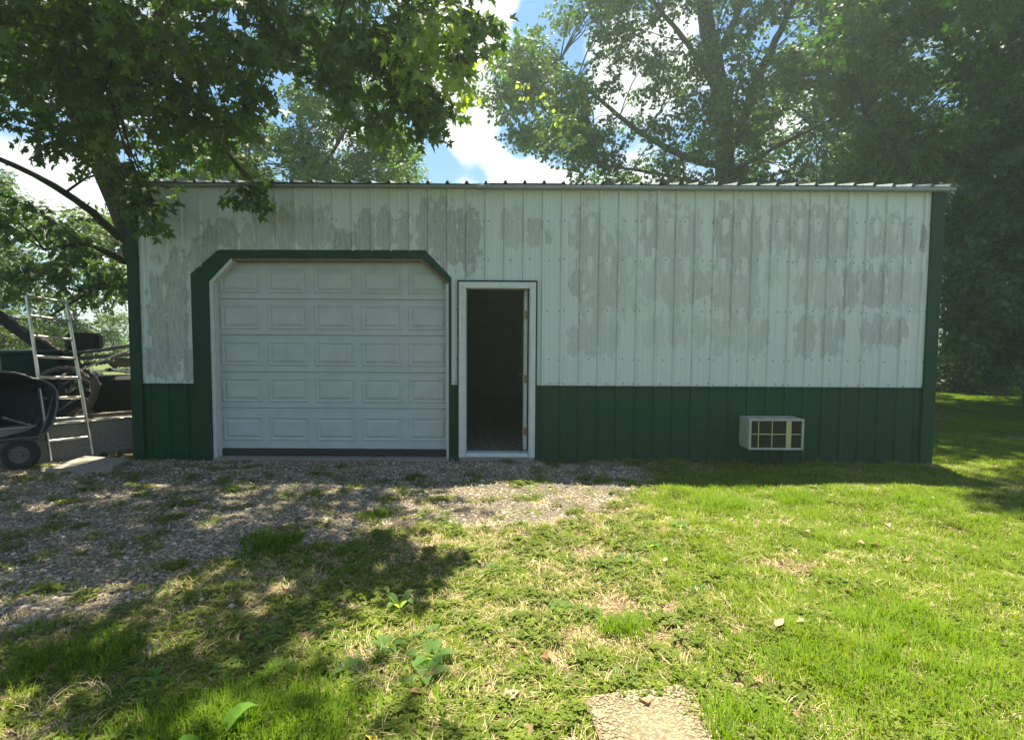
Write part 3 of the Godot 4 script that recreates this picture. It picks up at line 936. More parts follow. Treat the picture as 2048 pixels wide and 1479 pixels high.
func tree(called: String, label: String, group: String, spec: Dictionary) -> Node3D:
	var foot: Vector3 = spec.trunk[0]
	var o := base(called, foot)
	tag(o, label, spec.get("category", "tree"), group)
	# geometry below is written in world coordinates and moved to the foot
	var shift := Transform3D(Basis(), -foot)
	var bark: Material = spec.bark
	var tk := put("trunk", wavy(spec.trunk, spec.radii, 0.18), bark, o)
	tk.transform = shift
	var joints := []
	for p in spec.trunk.slice(1): joints.append(p)
	for l in spec.get("limbs", []):
		var lb := put("limb", wavy(l[0], l[1], 0.6), bark, o)
		lb.transform = shift
		for k in range(1, l[0].size()):
			joints.append(l[0][k]); joints.append((l[0][k] + l[0][k - 1]) * 0.5)
	# boughs from the nearest limb to each puff
	var bb := MB.new()
	for pf in spec.puffs:
		var best: Vector3 = joints[0]
		var bd := 1e9
		for j in joints:
			var dd: float = (j - pf[0]).length() + maxf(0.0, j.y - pf[0].y) * 0.6
			if dd < bd:
				bd = dd; best = j
		if bd < 0.15 or bd > 3.0: continue
		var mid: Vector3 = (best + pf[0]) * 0.5 + Vector3(0, 0.08 * bd, 0) + rv() * 0.06 * bd
		var r := 0.007 + 0.004 * bd
		bb.tube([best, (best + mid) * 0.5 + rv() * 0.03 * bd, mid, (mid + pf[0]) * 0.5 + rv() * 0.03 * bd, pf[0]], [r * 1.3, r, r * 0.85, r * 0.6, r * 0.35], 5, false)
		for s in 4:
			var e: Vector3 = pf[0] + rv() * pf[1] * 0.8
			bb.tube([mid.lerp(pf[0], rf(0.5, 1.0)), e], [r * 0.45, 0.003], 4, false)
	if bb.v.size():
		var bo := put("boughs", bb, bark, o)
		bo.transform = shift
		tag(bo, "", "", "", "stuff")
	var f := foliage(spec.puffs, spec.leaf)
	var kinds := []
	for k in 4: kinds.append(twig_leaves(spec.leaf, 900 + k))
	var gone := {}
	if spec.get("single", 0) > 0:
		# the leaves that show largest are objects of their own
		var order := []
		for k in f[0].size():
			var p: Vector3 = f[0][k].origin
			var q := pixel_of(p)
			if q.x > 20 and q.x < 2030 and q.y > 20 and q.y < 800: order.append([p.distance_squared_to(EYE), k])
		order.sort_custom(func(x, y): return x[0] < y[0])
		for k in mini(int(spec.single / spec.leaf.leaves), order.size()):
			var id: int = order[k][1]
			gone[id] = true
			for l in kinds[id % 4]:
				var lf := put("leaf", spec.mesh, tinted_leaf(f[1][id] * l[1]), o)
				lf.transform = shift * (f[0][id] * l[0])
	for s in 4:
		var pl := []
		var cl := []
		for k in range(s, f[0].size(), 4):
			if not gone.has(k):
				pl.append(f[0][k]); cl.append(f[1][k])
		if pl.is_empty(): continue
		var cr := scatter("crown", twig_mesh(spec.mesh, kinds[s], spec.leaf.size * spec.leaf.leaves * 0.34), spec.get("leaf_mat", M.leaf), pl, cl, o)
		cr.transform = shift
		tag(cr, "", "", "", "stuff")
	return o

var tints := {}
func tinted_leaf(c: Color) -> StandardMaterial3D:
	var key := int(clampf(c.g * 90.0, 0, 40))
	if not tints.has(key):
		var m := leafy(Color(0.85, 0.95, 0.24))
		m.vertex_color_use_as_albedo = false
		m.albedo_color = c.linear_to_srgb()
		tints[key] = m
	return tints[key]

# puffs spread through the volume that a crown fills, between the given distances from the camera's plane
func fill(poly: Array, n: int, d0: float, d1: float, r0: float, r1: float, gaps: Array, amount := 1.0) -> Array:
	var pp := PackedVector2Array()
	var lo := Vector2(1e9, 1e9)
	var hi := -lo
	for q in poly:
		var v := Vector2(q[0], q[1])
		pp.append(v); lo = lo.min(v); hi = hi.max(v)
	var out := []
	var guard := 0
	while out.size() < n and guard < n * 40:
		guard += 1
		var q := Vector2(rf(lo.x, hi.x), rf(lo.y, hi.y))
		if not Geometry2D.is_point_in_polygon(q, pp): continue
		var d := rf(d0, d1)
		var r := rf(r0, r1)
		var skip := false
		for g in gaps:
			if Vector2(q.x - g[0], q.y - g[1]).length() < g[2] + r * 0.15 * FOCAL / d: skip = true
		if skip: continue
		out.append([at_z(q.x, q.y, EYE.z - d), r, amount])
	return out

func build_trees():
	# --- the maple beside the shed
	var P := func(px, py, d): return at_z(px, py, EYE.z - d)
	var gaps := [[266, 106, 16], [427, 142, 30], [552, 155, 30], [575, 215, 22], [545, 318, 26], [266, 312, 18], [95, 368, 42], [40, 340, 24], [150, 395, 26], [20, 205, 16], [225, 650, 34], [200, 635, 24]]
	var puffs := []
	for q in [[930, 20, 4.7, 0.20], [870, 35, 4.7, 0.26], [800, 45, 4.8, 0.25], [850, 105, 4.8, 0.22], [905, 120, 4.8, 0.14], [868, 195, 5.0, 0.12], [825, 165, 5.0, 0.22], [720, 30, 4.9, 0.28], [760, 95, 4.9, 0.2], [680, 150, 5.3, 0.12], [610, 20, 5.0, 0.3], [500, 60, 5.0, 0.4], [510, 30, 5.0, 0.4], [430, 50, 5.0, 0.4], [350, 80, 5.2, 0.42], [250, 40, 5.2, 0.45], [160, 90, 5.4, 0.45], [40, 60, 5.4, 0.5], [490, 150, 5.4, 0.2], [780, 215, 5.2, 0.12], [440, 225, 5.8, 0.25], [360, 255, 6.6, 0.2], [440, 290, 7.6, 0.2], [350, 300, 8.0, 0.2], [400, 310, 8.2, 0.2], [500, 320, 8.4, 0.18], [380, 220, 5.8, 0.35], [340, 170, 5.6, 0.35], [310, 140, 5.6, 0.35], [200, 170, 5.8, 0.45], [100, 160, 5.8, 0.45], [60, 235, 6.2, 0.36], [210, 215, 6.2, 0.32], [150, 270, 6.6, 0.26], [268, 340, 6.5, 0.13], [285, 385, 6.2, 0.07], [305, 412, 6.15, 0.04], [505, 368, 6.2, 0.06], [260, 290, 7.0, 0.24], [200, 60, 5.4, 0.5], [90, 20, 5.2, 0.5]]:
		puffs.append([P.call(q[0], q[1], q[2]), q[3], 0.8 + q[3] * 1.7])
	# over the yard and the roof, above the picture
	var guard := 0
	var inner := 0
	while inner < 310 and guard < 20000:
		guard += 1
		var u := Vector3(rf(-1, 1), rf(-1, 1), rf(-1, 1))
		if pow(absf(u.x), 3.0) + pow(absf(u.z), 3.0) + u.y * u.y > 1.0: continue
		var p := Vector3(-5.3, 7.0, 1.1) + Vector3(u.x * 5.2, u.y * 2.5, u.z * 5.0)
		if p.x > -0.75 + 0.03 * (p.y - 5.0) - 0.4 * sin(p.z * 2.3): continue
		var q := pixel_of(p)
		if q.x > 430 and q.y > -20 and q.x < 2048: continue
		if q.y > 200 and q.x > 250 and q.x < 2048: continue
		var skip := false
		for g in gaps:
			if Vector2(q.x - g[0], q.y - g[1]).length() < g[2] + 40: skip = true
		if skip: continue
		# the crown is open where the sun reaches the foot of the ladder
		var beam := Vector3(0.0522, 0.9537, -0.2962)
		var off := p - Vector3(-5.05, 0.0, 0.15)
		if (off - beam * off.dot(beam)).length() < 1.0: continue
		puffs.append([p, rf(0.45, 0.75), 1.5])
		inner += 1
	# low branches reaching left behind the ladder
	puffs.append_array(fill([[-60, 395], [60, 405], [150, 445], [245, 500], [245, 610], [120, 600], [-60, 560]], 13, 7.2, 9.0, 0.2, 0.4, gaps, 0.7))
	var limbs := [
		[[P.call(272, 505, 9.1), P.call(190, 430, 8.5), P.call(130, 385, 7.5), P.call(60, 345, 7.2), P.call(-20, 310, 7.0)], [0.075, 0.06, 0.05, 0.04, 0.03]],
		[[P.call(280, 540, 9.2), P.call(215, 505, 8.8), P.call(165, 488, 8.2), P.call(90, 500, 8.3)], [0.06, 0.045, 0.03, 0.018]],
		[[P.call(286, 575, 9.2), P.call(205, 575, 8.6), P.call(150, 600, 7.6), P.call(90, 640, 7.4)], [0.045, 0.03, 0.022, 0.01]],
		[[P.call(210, 320, 8.7), Vector3(-5.2, 5.0, 0.2), Vector3(-3.4, 5.3, 1.2), Vector3(-1.9, 4.9, 1.8), Vector3(-0.8, 4.3, 1.9)], [0.12, 0.09, 0.06, 0.035, 0.012]],
		[[P.call(204, 300, 8.65), Vector3(-4.8, 5.8, -1.0), Vector3(-3.0, 6.5, -0.6), Vector3(-1.6, 6.6, -0.2)], [0.11, 0.08, 0.05, 0.02]],
		[[Vector3(-6.3, 5.5, -1.4), Vector3(-6.3, 6.3, 1.0), Vector3(-5.6, 6.5, 2.8), Vector3(-4.6, 6.2, 4.4)], [0.12, 0.09, 0.06, 0.02]],
		[[Vector3(-6.33, 5.3, -1.45), Vector3(-7.4, 6.3, 0.3), Vector3(-8.8, 6.8, 1.4)], [0.10, 0.07, 0.02]],
		[[P.call(225, 365, 8.9), Vector3(-5.7, 4.3, -0.6), Vector3(-4.9, 4.6, 0.5), Vector3(-4.0, 4.5, 1.2)], [0.07, 0.05, 0.035, 0.012]]]
	tree("maple_tree", "large dark maple with deeply cut leaves leaning over the shed's left corner and roof", "", {
		"trunk": [Vector3(P.call(302, 700, 9.3).x, -0.08, -2.6), P.call(298, 700, 9.3), P.call(286, 560, 9.2), P.call(264, 470, 9.1), P.call(234, 390, 9.0), P.call(206, 310, 8.7), Vector3(-6.3, 5.5, -1.4), Vector3(-6.1, 7.8, -0.6)],
		"radii": [0.30, 0.24, 0.22, 0.21, 0.20, 0.18, 0.15, 0.05], "limbs": limbs, "bark": M.bark, "puffs": puffs, "mesh": maple_leaf(), "single": 300, "leaf_mat": M.leaf_dark,
		"leaf": {"twigs": 15, "leaves": 9, "size": 0.108, "c0": Color(0.062, 0.118, 0.022), "c1": Color(0.100, 0.158, 0.028), "droop": 0.55, "flutter": 0.55, "gaps": gaps}})

	# --- young bright tree behind the shed
	var pf := []
	for q in [[700, 55], [645, 85], [590, 90], [725, 115], [665, 150], [610, 190], [745, 185], [690, 215], [765, 255], [640, 255], [590, 275], [790, 305], [725, 300], [665, 325], [605, 335], [530, 360], [800, 345], [745, 350], [470, 350], [510, 250], [560, 300], [690, 360], [640, 360], [780, 280], [570, 60], [520, 100], [450, 300], [400, 340], [330, 350], [420, 250]]:
		for k in 2: pf.append([P.call(q[0] + rf(-14, 14), q[1] + rf(-14, 14), rf(14.6, 17.0)), rf(0.4, 0.7)])
	var f0: Vector3 = P.call(625, 760, 15.6); f0.y = -0.1
	tree("young_tree", "slender bright green tree rising behind the roof beside the open blue sky", "trees behind the shed", {
		"trunk": [f0, P.call(622, 520, 15.6), P.call(612, 370, 15.6), P.call(602, 260, 15.6), P.call(592, 120, 15.6)], "radii": [0.13, 0.11, 0.09, 0.06, 0.02],
		"limbs": [[[P.call(614, 380, 15.6), P.call(655, 320, 15.5), P.call(700, 230, 15.4), P.call(720, 110, 15.4)], [0.06, 0.05, 0.035, 0.01]], [[P.call(612, 370, 15.6), P.call(560, 300, 15.7), P.call(520, 240, 15.8)], [0.045, 0.03, 0.01]], [[P.call(620, 430, 15.6), P.call(690, 370, 15.3), P.call(770, 310, 15.2)], [0.05, 0.04, 0.01]]],
		"bark": M.bark, "puffs": pf, "mesh": oval_leaf(), "leaf_mat": M.leaf_bright,
		"leaf": {"twigs": 60, "leaves": 9, "size": 0.11, "c0": Color(0.11, 0.19, 0.022), "c1": Color(0.17, 0.245, 0.030), "droop": 0.3, "flutter": 0.7, "gaps": [[427, 142, 34], [552, 155, 30], [575, 215, 20], [545, 318, 24]]}})

	# --- cottonwood
	var cg := [[1268, 150, 30], [1250, 195, 20], [1300, 200, 14], [1585, 255, 20], [1540, 265, 12], [1140, 110, 26], [1165, 60, 22], [1385, 265, 14], [1335, 290, 16], [1478, 300, 16], [1625, 190, 22], [1290, 345, 12], [1120, 350, 14], [1640, 120, 14], [1100, 200, 10], [1395, 60, 12]]
	pf = fill([[1170, -620], [1165, 10], [1110, 30], [1060, 45], [1005, 110], [965, 185], [1005, 225], [1020, 265], [1095, 305], [1130, 372], [1130, 410], [1720, 410], [1800, 300], [1850, -620]], 430, 13.0, 18.5, 0.35, 0.75, cg)
	for q in [[1070, 80], [1020, 130], [985, 185], [1060, 190], [1100, 260], [1150, 330], [1040, 250], [1090, 120], [1030, 180], [1180, 290], [1150, 230], [1075, 150]]: pf.append([P.call(q[0], q[1], rf(14.2, 15.5)), 0.42])
	var cf: Vector3 = P.call(1452, 760, 15.8); cf.y = -0.1
	tree("cottonwood_tree", "tall cottonwood with a straight grey trunk behind the shed roof", "trees behind the shed", {
		"trunk": [cf, P.call(1452, 520, 15.8), P.call(1450, 370, 15.8), P.call(1446, 240, 15.8), P.call(1428, 110, 15.8), P.call(1410, 20, 15.8), P.call(1395, -250, 15.8), P.call(1380, -560, 15.8)], "radii": [0.36, 0.30, 0.27, 0.25, 0.21, 0.17, 0.10, 0.02],
		"limbs": [[[P.call(1452, 330, 15.8), P.call(1390, 320, 15.5), P.call(1290, 270, 15.2), P.call(1190, 190, 15.0), P.call(1120, 120, 14.9)], [0.11, 0.09, 0.07, 0.05, 0.02]], [[P.call(1455, 310, 15.8), P.call(1480, 260, 15.6), P.call(1510, 170, 15.4), P.call(1570, 40, 15.2), P.call(1640, -150, 15.0)], [0.13, 0.11, 0.09, 0.07, 0.02]],
			[[P.call(1430, 120, 15.8), P.call(1470, 40, 16.0), P.call(1510, -90, 16.3)], [0.12, 0.10, 0.03]], [[P.call(1438, 170, 15.8), P.call(1370, 80, 16.2), P.call(1290, -30, 16.5), P.call(1240, -200, 16.6)], [0.09, 0.07, 0.05, 0.02]], [[P.call(1453, 380, 15.8), P.call(1330, 350, 15.0), P.call(1200, 330, 14.5)], [0.07, 0.05, 0.02]], [[P.call(1453, 350, 15.8), P.call(1560, 290, 15.6), P.call(1680, 230, 15.5)], [0.08, 0.06, 0.02]]],
		"bark": M.bark_pale, "puffs": pf, "mesh": poplar_leaf(), "single": 150, "leaf_mat": M.leaf_bright,
		"leaf": {"twigs": 31, "leaves": 8, "size": 0.105, "c0": Color(0.070, 0.128, 0.034), "c1": Color(0.115, 0.175, 0.044), "droop": 0.7, "flutter": 0.9, "gaps": cg}})

	# --- shade trees right of the shed
	var rg := [[1905, 545, 9], [1990, 452, 12], [1893, 650, 11], [1838, 98, 18], [1935, 62, 12], [1885, 80, 16], [2030, 430, 12], [1960, 640, 9], [1900, 480, 8], [2010, 560, 10], [1720, 120, 12], [1800, 190, 12]]
	pf = fill([[1690, -300], [1680, 100], [1740, 260], [1700, 410], [1890, 410], [1872, 560], [1880, 655], [1960, 680], [2250, 700], [2330, -300]], 250, 9.6, 14.0, 0.3, 0.6, rg, 1.1)
	pf.append_array(fill([[1780, -900], [1790, -120], [2000, 60], [2700, 250], [2900, -900]], 90, 7.0, 10.5, 0.4, 0.7, [], 1.2))
	pf.append_array(fill([[1885, 400], [1870, 560], [1880, 690], [1960, 720], [2200, 740], [2200, 380]], 90, 10.0, 14.5, 0.3, 0.55, rg, 1.2))
	var rf_: Vector3 = P.call(2085, 800, 12.2); rf_.y = -0.1
	tree("shade_tree", "dense dark green tree with low hanging boughs right of the shed", "", {
		"trunk": [rf_, P.call(2080, 640, 12.2), P.call(2060, 430, 12.1), P.call(2020, 180, 12.0), P.call(1970, -120, 11.8), P.call(1960, -500, 11.6)], "radii": [0.34, 0.27, 0.23, 0.19, 0.13, 0.03],
		"limbs": [[[P.call(2072, 560, 12.2), P.call(1980, 500, 11.8), P.call(1910, 470, 11.4)], [0.08, 0.05, 0.015]], [[P.call(2060, 430, 12.1), P.call(1940, 330, 11.7), P.call(1800, 260, 11.4), P.call(1730, 230, 11.2)], [0.10, 0.08, 0.05, 0.015]], [[P.call(2068, 520, 12.2), P.call(2100, 420, 12.0), P.call(2200, 350, 11.6)], [0.09, 0.06, 0.02]], [[P.call(2020, 180, 12.0), P.call(2050, 50, 11.2), P.call(2100, -200, 9.5)], [0.11, 0.08, 0.03]], [[P.call(2030, 230, 12.0), P.call(1900, 90, 11.6), P.call(1820, -60, 11.0)], [0.09, 0.06, 0.02]]],
		"bark": M.bark, "puffs": pf, "mesh": maple_leaf(),
		"leaf": {"twigs": 29, "leaves": 8, "size": 0.112, "c0": Color(0.050, 0.112, 0.032), "c1": Color(0.085, 0.155, 0.040), "droop": 0.5, "flutter": 0.6, "gaps": rg}})
	pf = fill([[1500, 60], [1460, 200], [1480, 420], [2100, 560], [2120, 0], [1800, -100]], 120, 19.0, 25.0, 0.6, 1.1, rg + [[1585, 255, 20], [1538, 265, 12], [1478, 300, 10]])
	var bf: Vector3 = P.call(1760, 760, 21.0); bf.y = -0.1
	tree("backing_tree", "broad grey green tree standing behind the cottonwood and the roof's right end", "trees behind the shed", {
		"trunk": [bf, P.call(1765, 500, 21.0), P.call(1770, 250, 21.0), P.call(1790, 20, 21.0)], "radii": [0.4, 0.32, 0.22, 0.05],
		"limbs": [[[P.call(1768, 400, 21.0), P.call(1660, 280, 21.0), P.call(1560, 200, 21.0)], [0.15, 0.1, 0.03]], [[P.call(1768, 400, 21.0), P.call(1880, 330, 21.0), P.call(2000, 280, 21.0)], [0.15, 0.1, 0.03]]],
		"bark": M.bark_pale, "puffs": pf, "mesh": poplar_leaf(),
		"leaf": {"twigs": 44, "leaves": 8, "size": 0.14, "c0": Color(0.052, 0.110, 0.030), "c1": Color(0.088, 0.150, 0.036), "droop": 0.5, "flutter": 0.8, "gaps": rg}})

	pf = fill([[1850, -200], [1840, 420], [1870, 560], [1880, 700], [2000, 730], [2500, 740], [2500, -200]], 130, 15.0, 19.0, 0.5, 0.9, rg, 1.0)
	var qf: Vector3 = P.call(2190, 760, 17.0); qf.y = -0.1
	tree("rear_shade_tree", "dark leafy tree behind the dense one, beyond the wire fence", "", {
		"trunk": [qf, P.call(2185, 560, 17.0), P.call(2180, 300, 17.0), P.call(2170, 0, 17.0)], "radii": [0.34, 0.28, 0.2, 0.05],
		"limbs": [[[P.call(2184, 520, 17.0), P.call(2080, 450, 17.0), P.call(1960, 420, 17.0)], [0.13, 0.09, 0.03]], [[P.call(2182, 420, 17.0), P.call(2060, 280, 17.0), P.call(1940, 180, 17.0)], [0.13, 0.09, 0.03]], [[P.call(2185, 580, 17.0), P.call(2080, 600, 16.6), P.call(1970, 620, 16.4)], [0.09, 0.06, 0.02]]],
		"bark": M.bark, "puffs": pf, "mesh": oval_leaf(),
		"leaf": {"twigs": 26, "leaves": 9, "size": 0.125, "c0": Color(0.052, 0.110, 0.030), "c1": Color(0.085, 0.150, 0.036), "droop": 0.4, "flutter": 0.7, "gaps": rg}})

	# --- left background
	var lg := [[95, 368, 44], [40, 335, 26], [150, 395, 28], [225, 645, 40], [195, 628, 26], [20, 480, 14], [215, 520, 12]]
	pf = fill([[-420, 300], [-60, 330], [40, 370], [110, 430], [180, 450], [300, 430], [300, 600], [190, 660], [150, 712], [-420, 730]], 150, 14.0, 20.0, 0.45, 0.9, lg)
	var lf: Vector3 = P.call(-30, 780, 17.0); lf.y = -0.1
	tree("field_tree", "sunlit broad tree seen past the ladder, left of the shed", "", {
		"trunk": [lf, P.call(-25, 620, 17.0), P.call(-40, 480, 17.0), P.call(-60, 300, 17.0)], "radii": [0.32, 0.25, 0.17, 0.05],
		"limbs": [[[P.call(-28, 640, 17.0), P.call(60, 560, 16.6), P.call(140, 530, 16.3), P.call(220, 500, 16.0)], [0.13, 0.10, 0.06, 0.02]], [[P.call(-32, 560, 17.0), P.call(40, 470, 17.0), P.call(110, 450, 17.0)], [0.10, 0.07, 0.02]], [[P.call(-25, 650, 17.0), P.call(60, 640, 16.0), P.call(140, 650, 15.5)], [0.08, 0.05, 0.02]], [[P.call(-40, 500, 17.0), P.call(-180, 420, 17.0)], [0.10, 0.03]]],
		"bark": M.bark, "puffs": pf, "mesh": oval_leaf(), "leaf_mat": M.leaf_bright,
		"leaf": {"twigs": 40, "leaves": 9, "size": 0.125, "c0": Color(0.070, 0.115, 0.022), "c1": Color(0.12, 0.165, 0.034), "droop": 0.3, "flutter": 0.6, "gaps": lg}})
	shrub("pale yellow green bush beyond the machinery, beside the shed's left corner", "", P.call(226, 700, 24.0), 0.9, 1.9, 3.0)
	shrub("low bright shrub behind the wire fence, close to the shed's right corner", "", P.call(1900, 780, 16.5), 1.2, 1.3, 1.3)
	shrub("broad dark shrub behind the wire fence, under the dense tree", "", P.call(2010, 780, 16.0), 1.5, 0.95, 1.7)
	for q in [[2090, 28.0, 3.4], [1880, 34.0, 3.6]]:
		shrub("leafy thicket closing the view under the trees right of the shed", "thicket right of the shed", P.call(q[0], 760, q[1]), 3.2, 1.3, q[2])
	for q in [[-60, 30.0, 3.2], [60, 38.0, 3.0], [160, 44.0, 2.2]]:
		shrub("leafy thicket closing the view beyond the machinery left of the shed", "thicket left of the shed", P.call(q[0], 700, q[1]), 3.4, 1.3, q[2])

func shrub(label: String, group: String, where: Vector3, r: float, bright: float, h: float):
	where.y = -0.08
	var pf := []
	for k in int(10 + r * 9):
		var u := rv()
		pf.append([where + Vector3(u.x * r, absf(u.y) * h * 0.75 + 0.25, u.z * r * 0.8), rf(0.35, 0.6)])
	var stems := []
	for k in 4:
		var d := Vector3(rf(-0.4, 0.4) * r, h * 0.55, rf(-0.4, 0.4) * r)
		stems.append([[where + Vector3(rf(-0.1, 0.1), 0, rf(-0.1, 0.1)), where + d * 0.5 + rv() * 0.1, where + d], [0.03, 0.022, 0.008]])
	tree("shrub", label, group, {"category": "shrub", "trunk": [where, where + Vector3(0.05, h * 0.3, 0), where + Vector3(0, h * 0.6, 0.05)], "radii": [0.05, 0.035, 0.01], "limbs": stems, "bark": M.bark, "puffs": pf, "mesh": oval_leaf(),
		"leaf": {"twigs": 18, "leaves": 8, "size": 0.12, "c0": Color(0.055, 0.09, 0.02) * bright, "c1": Color(0.085, 0.115, 0.026) * bright, "droop": 0.2, "flutter": 0.8}})

# ------------------------------------------------------------------ lawn
func tuft_mesh(n: int, spread: float, tall: float, wide: float, seed_: int, c0: Color, c1: Color) -> ArrayMesh:
	var r := RandomNumberGenerator.new()
	r.seed = seed_
	var b := MB.new()
	for k in n:
		var a := r.randf() * TAU
		var p := Vector3(cos(a), 0, sin(a)) * spread * sqrt(r.randf())
		var lean := Vector3(cos(a + r.randf_range(-1.2, 1.2)), 0, sin(a + r.randf_range(-1.2, 1.2))) * r.randf_range(0.15, 0.95)
		var h := tall * r.randf_range(0.45, 1.0)
		var w := wide * r.randf_range(0.7, 1.2)
		var side := Vector3(-lean.z, 0, lean.x).normalized().rotated(Vector3.UP, r.randf_range(-0.8, 0.8)) * w * 0.5
		var m := p + Vector3(0, h * 0.55, 0) + lean * h * 0.25
		var t := p + Vector3(0, h * (0.95 - 0.35 * lean.length()), 0) + lean * h * 0.85
		var nn := (Vector3(lean.x, 0, lean.z) * -0.6 + Vector3.UP).normalized()
		b.col = c0.lerp(c1, r.randf())
		var q := b.vert(p - side, nn); b.vert(p + side, nn); b.vert(m + side * 0.85, nn); b.vert(m - side * 0.85, nn); b.vert(t, nn)
		b.i.append_array([q, q + 2, q + 1, q, q + 3, q + 2, q + 3, q + 4, q + 2])
	return b.mesh()

func weed_mesh(n: int, seed_: int, c0: Color, c1: Color) -> ArrayMesh:
	# creeping, three-leaved and round-leaved ground cover
	var r := RandomNumberGenerator.new()
	r.seed = seed_
	var b := MB.new()
	for k in n:
		var a := r.randf() * TAU
		var p := Vector3(cos(a), 0, sin(a)) * 0.075 * sqrt(r.randf())
		var h := r.randf_range(0.010, 0.042)
		var top := p + Vector3(r.randf_range(-0.01, 0.01), h, r.randf_range(-0.01, 0.01))
		b.col = c0
		var sd := Vector3(0.0009, 0, 0)
		b.quad(p - sd, p + sd, top + sd, top - sd)
		b.col = c0.lerp(c1, r.randf())
		var a0 := r.randf() * TAU
		var tri_: int = 3 if r.randf() < 0.6 else 2
		for e in tri_:
			var th := a0 + TAU * e / tri_ + r.randf_range(-0.2, 0.2)
			var d := Vector3(cos(th), r.randf_range(-0.25, 0.3), sin(th)).normalized()
			var s := Vector3(-sin(th), 0, cos(th))
			var L := r.randf_range(0.013, 0.025)
			var nn := s.cross(d).normalized()
			if nn.y < 0: nn = -nn
			var up := Vector3(0, 0.0025, 0)
			var q := b.vert(top, nn)
			for e2 in [[0.45, 0.38], [0.85, 0.33], [1.05, 0.0], [0.85, -0.33], [0.45, -0.38]]:
				b.vert(top + d * L * e2[0] + s * L * e2[1] + (up if e2[1] != 0.0 else Vector3.ZERO), (nn + s * e2[1] * -0.6).normalized())
			b.i.append_array([q, q + 2, q + 1, q, q + 3, q + 2, q, q + 4, q + 3, q, q + 5, q + 4])
	return b.mesh()

func stone_mesh(seed_: int) -> ArrayMesh:   # a handful of broken stones
	var r := RandomNumberGenerator.new()
	r.seed = seed_
	var b := MB.new()
	for st in 7:
		var sz := 0.004 + 0.011 * pow(r.randf(), 2.6)
		var bs := Basis(Vector3.UP, r.randf() * TAU) * Basis(Vector3.RIGHT, r.randf_range(-0.5, 0.5)).scaled(Vector3(sz * r.randf_range(0.9, 1.4), sz * r.randf_range(0.55, 0.95), sz))
		var o := Vector3(r.randf_range(-0.06, 0.06), r.randf_range(-0.002, 0.003), r.randf_range(-0.06, 0.06))
		var t2 := r.randf()
		b.col = Color(0.21, 0.185, 0.15).lerp(Color(0.46, 0.42, 0.36), t2 * t2)
		var ring := []
		var tops := []
		for k in 6:
			var a := TAU * (k + r.randf_range(-0.3, 0.3)) / 6
			ring.append(o + bs * Vector3(cos(a) * r.randf_range(0.75, 1.1), r.randf_range(-0.15, 0.2), sin(a) * r.randf_range(0.6, 1.0)))
			tops.append(o + bs * Vector3(cos(a) * r.randf_range(0.4, 0.7), r.randf_range(0.4, 0.65), sin(a) * r.randf_range(0.35, 0.6)))
		var t := o + bs * Vector3(r.randf_range(-0.1, 0.1), r.randf_range(0.55, 0.72), r.randf_range(-0.1, 0.1))
		var dn := Vector3(0, sz * 0.5, 0)
		for k in 6:
			var j := (k + 1) % 6
			b.quad(ring[j], ring[k], tops[k], tops[j])
			b.tri(tops[j], tops[k], t)
			b.quad(ring[j] - dn, ring[k] - dn, ring[k], ring[j])
	return b.mesh()

func green_at(x: float, z: float) -> float:   # how thick the lawn grows
	var g := 1.0
	var gv := gravel_at(x, z)
	if gv > 0.9: g = 0.02 + 0.22 * smoothstep(0.12, 0.45, warp.get_noise_2d(x * 6.0 + 12.0, z * 9.0))
	elif gv > 0.0: g = 0.42
	g *= 1.0 - 0.93 * bare_at(x, z)
	# paler, thinner growth in the middle of the yard
	if gv == 0.0 and x < 1.3: g *= 0.66
	return clampf(g * (0.75 + 0.6 * warp.get_noise_2d(x * 5.0, z * 5.0 + 30.0)), 0.0, 1.0)

func on_paver(x: float, z: float) -> bool:
	return z > 4.42 and z < 5.02 and x > 0.345 + (z - 4.42) * 0.06 and x < 0.755 + (z - 4.42) * 0.16

